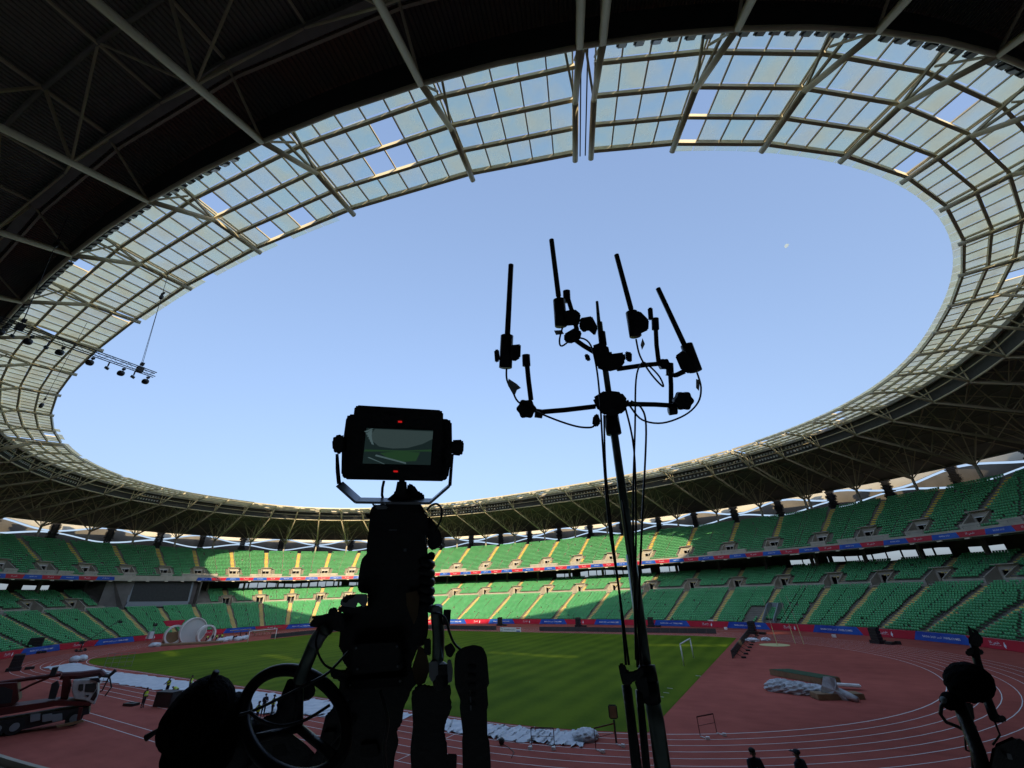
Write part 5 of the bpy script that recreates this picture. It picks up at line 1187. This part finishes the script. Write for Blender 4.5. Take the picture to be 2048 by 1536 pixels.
for a in (85, 200, 320): tb('ring_spoke', [(590+100*math.cos(R(a)), 1446-102*math.sin(R(a)), 1.06+.08*math.sin(R(a))), (598, 1456, 1.14)], .011)
cable([(478, 1430, 1.02), (510, 1420, 1.02), (556, 1398, 1.03), (600, 1376, 1.04), (650, 1350, 1.06), (672, 1330, 1.08), (698, 1302, 1.1)], .0035)
cable([(500, 1424, 1.0), (520, 1440, 1.0), (560, 1452, 1.02), (610, 1440, 1.05), (660, 1410, 1.08)], .004); cable([(640, 1256, 1.08), (632, 1290, 1.05), (650, 1330, 1.06), (690, 1345, 1.1)], .0028)
cable([(700, 1400, 1.1), (690, 1450, 1.08), (655, 1500, 1.08), (640, 1560, 1.08)], .005); cable([(760, 1380, 1.1), (775, 1440, 1.08), (768, 1500, 1.08), (775, 1565, 1.08)], .005)
for x, y, w_, h_ in ((500, 1490, 26, 18), (560, 1500, 30, 26), (520, 1455, 20, 12), (660, 1480, 30, 40), (700, 1440, 26, 16), (740, 1500, 40, 30)): sl('pedestal_fitting', [(x-w_/2, y-h_/2+4), (x+w_/3, y-h_/2), (x+w_/2, y+h_/3), (x+w_/4, y+h_/2), (x-w_/2, y+h_/2)], 1.15, .05, 'blackm', .003)
# right hand side: tube, clamp, grips
tb('pan_bar', smooth_path([(873, 1214, 1.06), (874, 1235, 1.06), (877, 1270, 1.06), (876, 1318, 1.07)]), .0158, 'chrome', n=16); sl('bar_cap', [(864, 1213), (881, 1211), (884, 1224), (866, 1226)], 1.035, .05, 'alu', .003)
sl('clip_box', [(887, 1219), (902, 1219), (900, 1251), (885, 1250)], 1.03, .03, bev=.001); cable([(866, 1226, 1.02), (880, 1228, 1.0), (892, 1240, 1.0), (898, 1262, 1.0), (908, 1286, 1.0), (922, 1300, 1.0)])
sl('bar_mid_clamp', [(848, 1278), (862, 1276), (862, 1312), (848, 1308)], 1.08, .06, bev=.003)
sl('bar_joint', [(858, 1321), (876, 1319), (880, 1335), (880, 1352), (868, 1366), (858, 1358)], 1.05, .05, 'alu', .004); sl('joint_axle', [(876, 1330), (896, 1328), (896, 1350), (876, 1352)], 1.045, .04, 'black', .002); sl('joint_ring', [(894, 1320), (902, 1318), (906, 1340), (904, 1364), (896, 1366)], 1.04, .05, 'alu', .002)
bl('joint_body', 882, 1352, 1.07, (.022, .034, .022), 'black', 0)
sl('zoom_grip', [(912, 1304), (927, 1294), (948, 1289), (966, 1294), (974, 1312), (979, 1370), (974, 1372), (977, 1413), (974, 1416), (975, 1474), (979, 1482), (984, 1570), (926, 1570), (924, 1478), (926, 1470), (919, 1413), (921, 1402), (910, 1373), (908, 1340), (909, 1319)], .985, .07, bev=.007)
for y in (1330, 1348, 1366, 1386, 1404): sl('grip_button', [(936, y), (952, y+1), (952, y+8), (936, y+7)], .982, .004, 'blackm', .001)
tb('grip_highlight_strip', [(940, 1380, .984), (942, 1420, .984)], .0018, 'alu', n=6)
sl('grip_button_box', [(888, 1293), (903, 1285), (912, 1300), (902, 1316), (893, 1312)], 1.0, .03, bev=.002)
sl('focus_grip', [(822, 1391), (826, 1376), (846, 1366), (858, 1372), (874, 1370), (894, 1377), (905, 1409), (902, 1422), (891, 1445), (888, 1470), (894, 1480), (896, 1570), (824, 1570), (820, 1500), (826, 1450)], 1.08, .08, bev=.005); sl('grip_lever', [(890, 1384), (893, 1372), (900, 1368), (903, 1384), (899, 1398), (890, 1398)], 1.06, .03, bev=.002)
sl('small_box', [(894, 1507), (914, 1508), (913, 1540), (894, 1540)], 1.07, .04, bev=.002)
sl('cover_flap', [(824, 1336), (838, 1291), (852, 1300), (860, 1338), (850, 1366), (835, 1372), (828, 1358)], 1.14, .01, 'wood', .001)
base_at(rig, W(760, 1560, 1.3))
# padded black cover with rods at the left of the rig
cov = empty('padded_cover', 'bulky black padded cover with a small stick on top left of the rig', 'cover')
bl('cover_lobe', 394, 1430, 1.02, (.090, .066, .07), 'fur', 52, cov, .85, .012); bl('cover_lobe', 440, 1452, 1.08, (.075, .058, .07), 'fur', 40, cov, .85, .012); bl('cover_lobe', 400, 1500, 1.05, (.080, .075, .07), 'fur', 10, cov, .85, .012); bl('cover_lobe', 470, 1490, 1.12, (.06, .075, .06), 'black', 0, cov, .85)
tb('cover_stick', [(416, 1380, 1.03), (424, 1362, 1.03), (432, 1344, 1.03)], [.005, .007, .008], par=cov); tb('side_rod', [(346, 1436, 1.0), (318, 1459, .99), (292, 1476, .98)], [.0045, .0045, .008], par=cov); base_at(cov, W(420, 1560, 1.1))
# ------------------------------------------------------------------ foreground: antenna stand
ant = empty('antenna_stand', 'black light stand carrying four upright stick antennas on clamped arms', 'antenna stand')
def t2(name, L, r, m='black', n=12): return tb(name, L, r, m, ant, n)
t2('lower_tube', [(1330, 1570, 1.06), (1312, 1440, 1.10), (1299, 1380, 1.13)], .0215, 'chrome', 18); t2('middle_tube', [(1299, 1395, 1.13), (1282, 1260, 1.21), (1262, 1110, 1.32)], .0165, 'chrome', 16)
t2('upper_tube', [(1264, 1120, 1.31), (1240, 950, 1.44), (1226, 850, 1.52), (1218, 790, 1.57)], .0145, 'chrome', 14); t2('top_tube', [(1218, 790, 1.57), (1205, 700, 1.64), (1199, 645, 1.68)], .012, 'chrome', 12); t2('top_spigot', [(1198, 650, 1.68), (1194, 603, 1.71)], [.008, .006], 'chrome', 10)
t2('collar', [(1302, 1400, 1.12), (1297, 1362, 1.13)], .027, 'blackm', 16); t2('collar', [(1298, 1362, 1.13), (1292, 1330, 1.15)], .025, 'blackm', 16); t2('collar', [(1228, 868, 1.51), (1222, 832, 1.54)], .028, 'blackm', 14); t2('collar', [(1206, 690, 1.64), (1203, 665, 1.66)], .016, 'blackm', 12)
def s2(name, L, dep, th, m='black', bev=.004): return sl(name, L, dep, th, m, bev, ant)
s2('side_clamp', [(1236, 1327), (1249, 1326), (1255, 1343), (1270, 1342), (1282, 1332), (1290, 1340), (1284, 1356), (1262, 1366), (1258, 1376), (1246, 1372), (1240, 1350)], 1.08, .03); s2('stand_lock', [(1268, 1360), (1292, 1350), (1300, 1392), (1285, 1398), (1275, 1382)], 1.09, .05)
s2('cross_clamp', [(1184, 796), (1210, 780), (1243, 784), (1256, 800), (1254, 818), (1240, 830), (1212, 832), (1196, 822)], 1.50, .07, bev=.008); s2('cross_clamp', [(1182, 692), (1203, 684), (1216, 690), (1220, 708), (1250, 704), (1252, 722), (1240, 738), (1216, 744), (1192, 736)], 1.58, .06, bev=.008)
s2('clamp_knob', [(1250, 702), (1264, 705), (1264, 725), (1252, 722)], 1.58, .02); s2('clamp_knob', [(1168, 708), (1178, 708), (1182, 722), (1172, 722)], 1.6, .02); s2('clamp_lever', [(1186, 832), (1196, 826), (1202, 845), (1194, 855), (1184, 850)], 1.5, .02)
t2('cross_arm', [(1070, 825, 1.50), (1130, 820, 1.52), (1190, 813, 1.54)], .0095, 'blackm'); t2('cross_arm', [(1250, 808, 1.54), (1310, 809, 1.58), (1362, 812, 1.62)], .0095, 'blackm'); t2('cross_arm', [(1235, 738, 1.60), (1290, 730, 1.64), (1335, 726, 1.68)], .0095, 'blackm')
t2('cross_arm', [(1190, 705, 1.62), (1168, 692, 1.62), (1148, 678, 1.62)], .010, 'blackm')
def knob(x, y, dep, r):
    c = W(x, y, dep); g = MB(); V = []; n = 36
    for q in (0, .028):
        for k in range(n): a = 2*math.pi*k/n; rr = r*(1+.10*math.cos(6*a)); V.append(c+(CR*math.cos(a)+CU*math.sin(a))*rr+CF*q)
    g.add(V, [tuple(range(n))[::-1], tuple(range(n, 2*n))]+[(k, (k+1) % n, n+(k+1) % n, n+k) for k in range(n)]); g.build('round_knob', 'black', ant, bevel=.002)
knob(1053, 818, 1.47, .034); knob(1369, 802, 1.58, .036); knob(1330, 728, 1.66, .022)
t2('elbow', [(1070, 826, 1.50), (1085, 828, 1.5)], .017); t2('elbow', [(1338, 822, 1.6), (1352, 820, 1.6)], .018)
for L in ([(1062, 800, 1.5), (1057, 760, 1.52), (1053, 718, 1.54)], [(1342, 812, 1.62), (1342, 770, 1.65), (1340, 735, 1.68)], [(1317, 722, 1.67), (1313, 690, 1.7), (1311, 645, 1.73)], [(1154, 660, 1.62), (1143, 620, 1.65), (1134, 590, 1.68)]):
    t2('upright_arm', L, .0095, 'blackm'); e = L[-1]; t2('arm_socket', [(e[0], e[1]+14, e[2]), (e[0]-1, e[1]-8, e[2]+.01)], .0155)
# four antennas: stick, holder body, clamp
for nm, st_, bd, cl in (('left', [(1015, 668, 1.5), (1022, 530, 1.6)], [(1011, 735, 1.47), (1014, 672, 1.5)], [(1022, 690), (1042, 688), (1041, 716), (1028, 724), (1020, 716)]),
                        ('second', [(1117, 592, 1.62), (1103, 480, 1.72)], [(1122, 652, 1.58), (1118, 600, 1.61)], [(1128, 622), (1150, 618), (1162, 628), (1158, 650), (1130, 652)]),
                        ('third', [(1262, 618, 1.66), (1233, 510, 1.76)], [(1271, 672, 1.62), (1263, 625, 1.66)], [(1256, 625), (1280, 622), (1298, 640), (1297, 660), (1280, 668), (1262, 660)]),
                        ('right', [(1368, 688, 1.66), (1316, 577, 1.76)], [(1392, 742, 1.62), (1373, 690, 1.66)], [(1350, 712), (1366, 700), (1380, 715), (1396, 742), (1378, 748), (1362, 740)])):
    t2('antenna_stick', st_, .0105, 'black', 14); t2('stick_foot', [st_[0], (st_[0][0]+(st_[1][0]-st_[0][0])*-.06, st_[0][1]+8, st_[0][2])], .008, 'blackm'); t2('antenna_body', bd, .024, 'black', 16); s2('body_clamp', cl, bd[0][2]-.02, .04, bev=.004)
for x, y, d in ((993, 712, 1.46), (1152, 640, 1.6), (1300, 628, 1.66), (1264, 632, 1.64)): s2('wing_nut', [(x-5, y-12), (x+5, y-14), (x+7, y+10), (x-3, y+14)], d, .015)
s2('hook_clamp', [(1160, 636), (1184, 632), (1196, 655), (1190, 672), (1176, 660), (1168, 666), (1158, 656)], 1.62, .03); s2('hook_clamp', [(1128, 668), (1150, 655), (1164, 664), (1160, 680), (1140, 688), (1128, 682)], 1.60, .03)
s2('bent_lever', [(1328, 750), (1350, 746), (1366, 738), (1374, 746), (1352, 756)], 1.62, .012)
for L in ([(1013, 737, 1.47), (1014, 760, 1.46), (1026, 785, 1.46), (1042, 808, 1.46), (1100, 835, 1.46), (1150, 852, 1.47), (1180, 855, 1.48), (1190, 850, 1.49)],
          [(1272, 678, 1.62), (1280, 712, 1.62), (1300, 745, 1.62), (1320, 768, 1.62), (1327, 772, 1.62), (1318, 752, 1.62), (1296, 730, 1.62), (1283, 727, 1.6), (1272, 760, 1.55), (1270, 860, 1.46), (1266, 1000, 1.35), (1268, 1150, 1.25), (1272, 1320, 1.14)],
          [(1394, 745, 1.62), (1402, 775, 1.62), (1396, 805, 1.60), (1370, 830, 1.58), (1325, 846, 1.55), (1285, 840, 1.5), (1262, 815, 1.48), (1255, 800, 1.48)],
          [(1125, 655, 1.58), (1119, 680, 1.58), (1124, 692, 1.58), (1150, 676, 1.58), (1178, 685, 1.57), (1192, 730, 1.55), (1200, 800, 1.48), (1206, 900, 1.42), (1218, 1050, 1.32), (1238, 1180, 1.24), (1252, 1330, 1.14)],
          [(1208, 830, 1.46), (1212, 950, 1.40), (1228, 1100, 1.30), (1246, 1240, 1.2), (1258, 1330, 1.13)], [(1250, 812, 1.47), (1268, 900, 1.42), (1272, 1050, 1.32), (1270, 1200, 1.22), (1275, 1335, 1.13)], [(1245, 1000, 1.36), (1262, 1120, 1.28), (1276, 1250, 1.19), (1283, 1340, 1.13)],
          [(1262, 802, 1.48), (1282, 815, 1.48), (1292, 850, 1.46), (1289, 950, 1.40), (1284, 1050, 1.33), (1278, 1200, 1.23), (1276, 1330, 1.14)]):
    P = [np.array(p) for p in L]; Q = []
    for k in range(len(P)-1):                      # Catmull-Rom
        p0, p1, p2, p3 = P[max(k-1, 0)], P[k], P[k+1], P[min(k+2, len(P)-1)]
        for t_ in np.linspace(0, 1, 6)[:-1]: Q.append(.5*((2*p1)+(-p0+p2)*t_+(2*p0-5*p1+4*p2-p3)*t_**2+(-p0+3*p1-3*p2+p3)*t_**3))
    Q.append(P[-1]); t2('antenna_cable', [tuple(q) for q in Q], .0036, 'black', 8)
for L, r in (([(1252, 1370, 1.09), (1262, 1440, 1.05), (1276, 1570, 1.0)], .012), ([(1278, 1380, 1.10), (1284, 1440, 1.07), (1296, 1570, 1.02)], .010), ([(1259, 1375, 1.09), (1268, 1450, 1.05), (1284, 1570, 1.0)], .006)): t2('cable_bundle', L, r, 'black', 10)
for L, d in (([(1017, 757), (1034, 768), (1042, 776), (1034, 780), (1030, 790), (1016, 772)], 1.45), ([(1108, 661), (1124, 660), (1128, 668), (1112, 670)], 1.58), ([(1285, 676), (1290, 688), (1284, 700), (1281, 690)], 1.6), ([(1392, 758), (1400, 760), (1398, 782), (1392, 776)], 1.6)):
    s2('paper_tag', L, d, .001, 'stagef', 0)
base_at(ant, W(1330, 1570, 1.06))
# ------------------------------------------------------------------ foreground: microphone stand at the right edge
mic = empty('microphone_stand', 'black stand at the right edge with a furry windshield and camera gear', 'microphone stand')
D = 3.0
def m2(name, L, r, m='black', n=10): return tb(name, [(x, y, d) for x, y, d in L], r, m, mic, n)
bl('furry_windshield', 1937, 1364, D, (.150, .118, .12), 'fur', 28, mic, 1.0, .03); bl('windshield_tail', 1898, 1402, D, (.06, .04, .05), 'fur', 60, mic, .9, .03)
m2('stand_tube', [(1960, 1340, D+.05), (1953, 1318, D+.1), (1948, 1290, D+.12)], .025); m2('stand_tube', [(1965, 1370, D+.05), (1975, 1400, D), (1990, 1440, D-.1)], .028); m2('stand_tube', [(1915, 1398, D), (1935, 1450, D-.1), (1955, 1500, D-.2), (1975, 1570, D-.3)], .042); m2('stand_tube', [(1945, 1450, D), (1948, 1500, D), (1952, 1570, D)], .02)
sl('mount_block', [(1918, 1405), (1945, 1405), (1950, 1440), (1938, 1452), (1925, 1430)], D, .12, 'black', .01, mic); sl('flat_arm', [(1983, 1432), (2000, 1428), (2015, 1436), (2010, 1446), (1990, 1444)], D-.1, .08, 'black', .01, mic)
sl('hanging_case', [(1985, 1490), (2030, 1470), (2060, 1490), (2070, 1570), (1970, 1570)], D-.4, .3, 'black', .02, mic); sl('top_camera', [(1936, 1272), (1948, 1262), (1966, 1272), (1966, 1290), (1952, 1296), (1938, 1290)], D+.1, .12, 'black', .012, mic)
sl('top_horn', [(1934, 1250), (1942, 1255), (1948, 1275), (1940, 1276)], D+.1, .03, 'black', .004, mic); sl('top_horn', [(1942, 1256), (1956, 1262), (1962, 1278), (1954, 1272)], D+.12, .03, 'black', .004, mic)
sl('camera_plate', [(1930, 1300), (1944, 1294), (1962, 1296), (1970, 1308), (1950, 1312), (1932, 1312)], D+.1, .1, 'black', .01, mic); sl('camera_neck', [(1942, 1288), (1952, 1288), (1953, 1302), (1943, 1302)], D+.12, .06, 'black', .004, mic)
m2('microphone_cable', [(1892, 1398, D), (1883, 1412, D), (1881, 1428, D), (1892, 1444, D), (1915, 1453, D), (1928, 1460, D)], .012); m2('loose_cable', [(1934, 1452, D), (1930, 1478, D), (1932, 1500, D), (1938, 1502, D)], .006); m2('loose_cable', [(1990, 1444, D-.1), (2000, 1470, D-.1), (1985, 1490, D-.1)], .006)
bl('cable_end', 1888, 1400, D, (.022, .02, .02), 'frame', 0, mic); sl('silver_latch', [(2013, 1506), (2022, 1508), (2026, 1520), (2016, 1518)], D-.42, .01, 'alu', .002, mic)
base_at(mic, W(1975, 1560, D))
# small round lamp with its cable on the lanes behind the rig
P = G(1003, 1490); g = MB(); g.ell(P+upv*.22, np.eye(3), (.22, .2, .22), 12, 8); g.tube([P+upv*.1, P+np.array([.8, -.3, .03]), P+np.array([1.6, -.9, .03]), P+np.array([2.0, -1.9, .03])], .02, 6); tag(g.build('cable_drum', 'black', smooth=True), 'small black cable drum with trailing cable right of the rig', 'cable drum')
print('objects', len(bpy.data.objects))
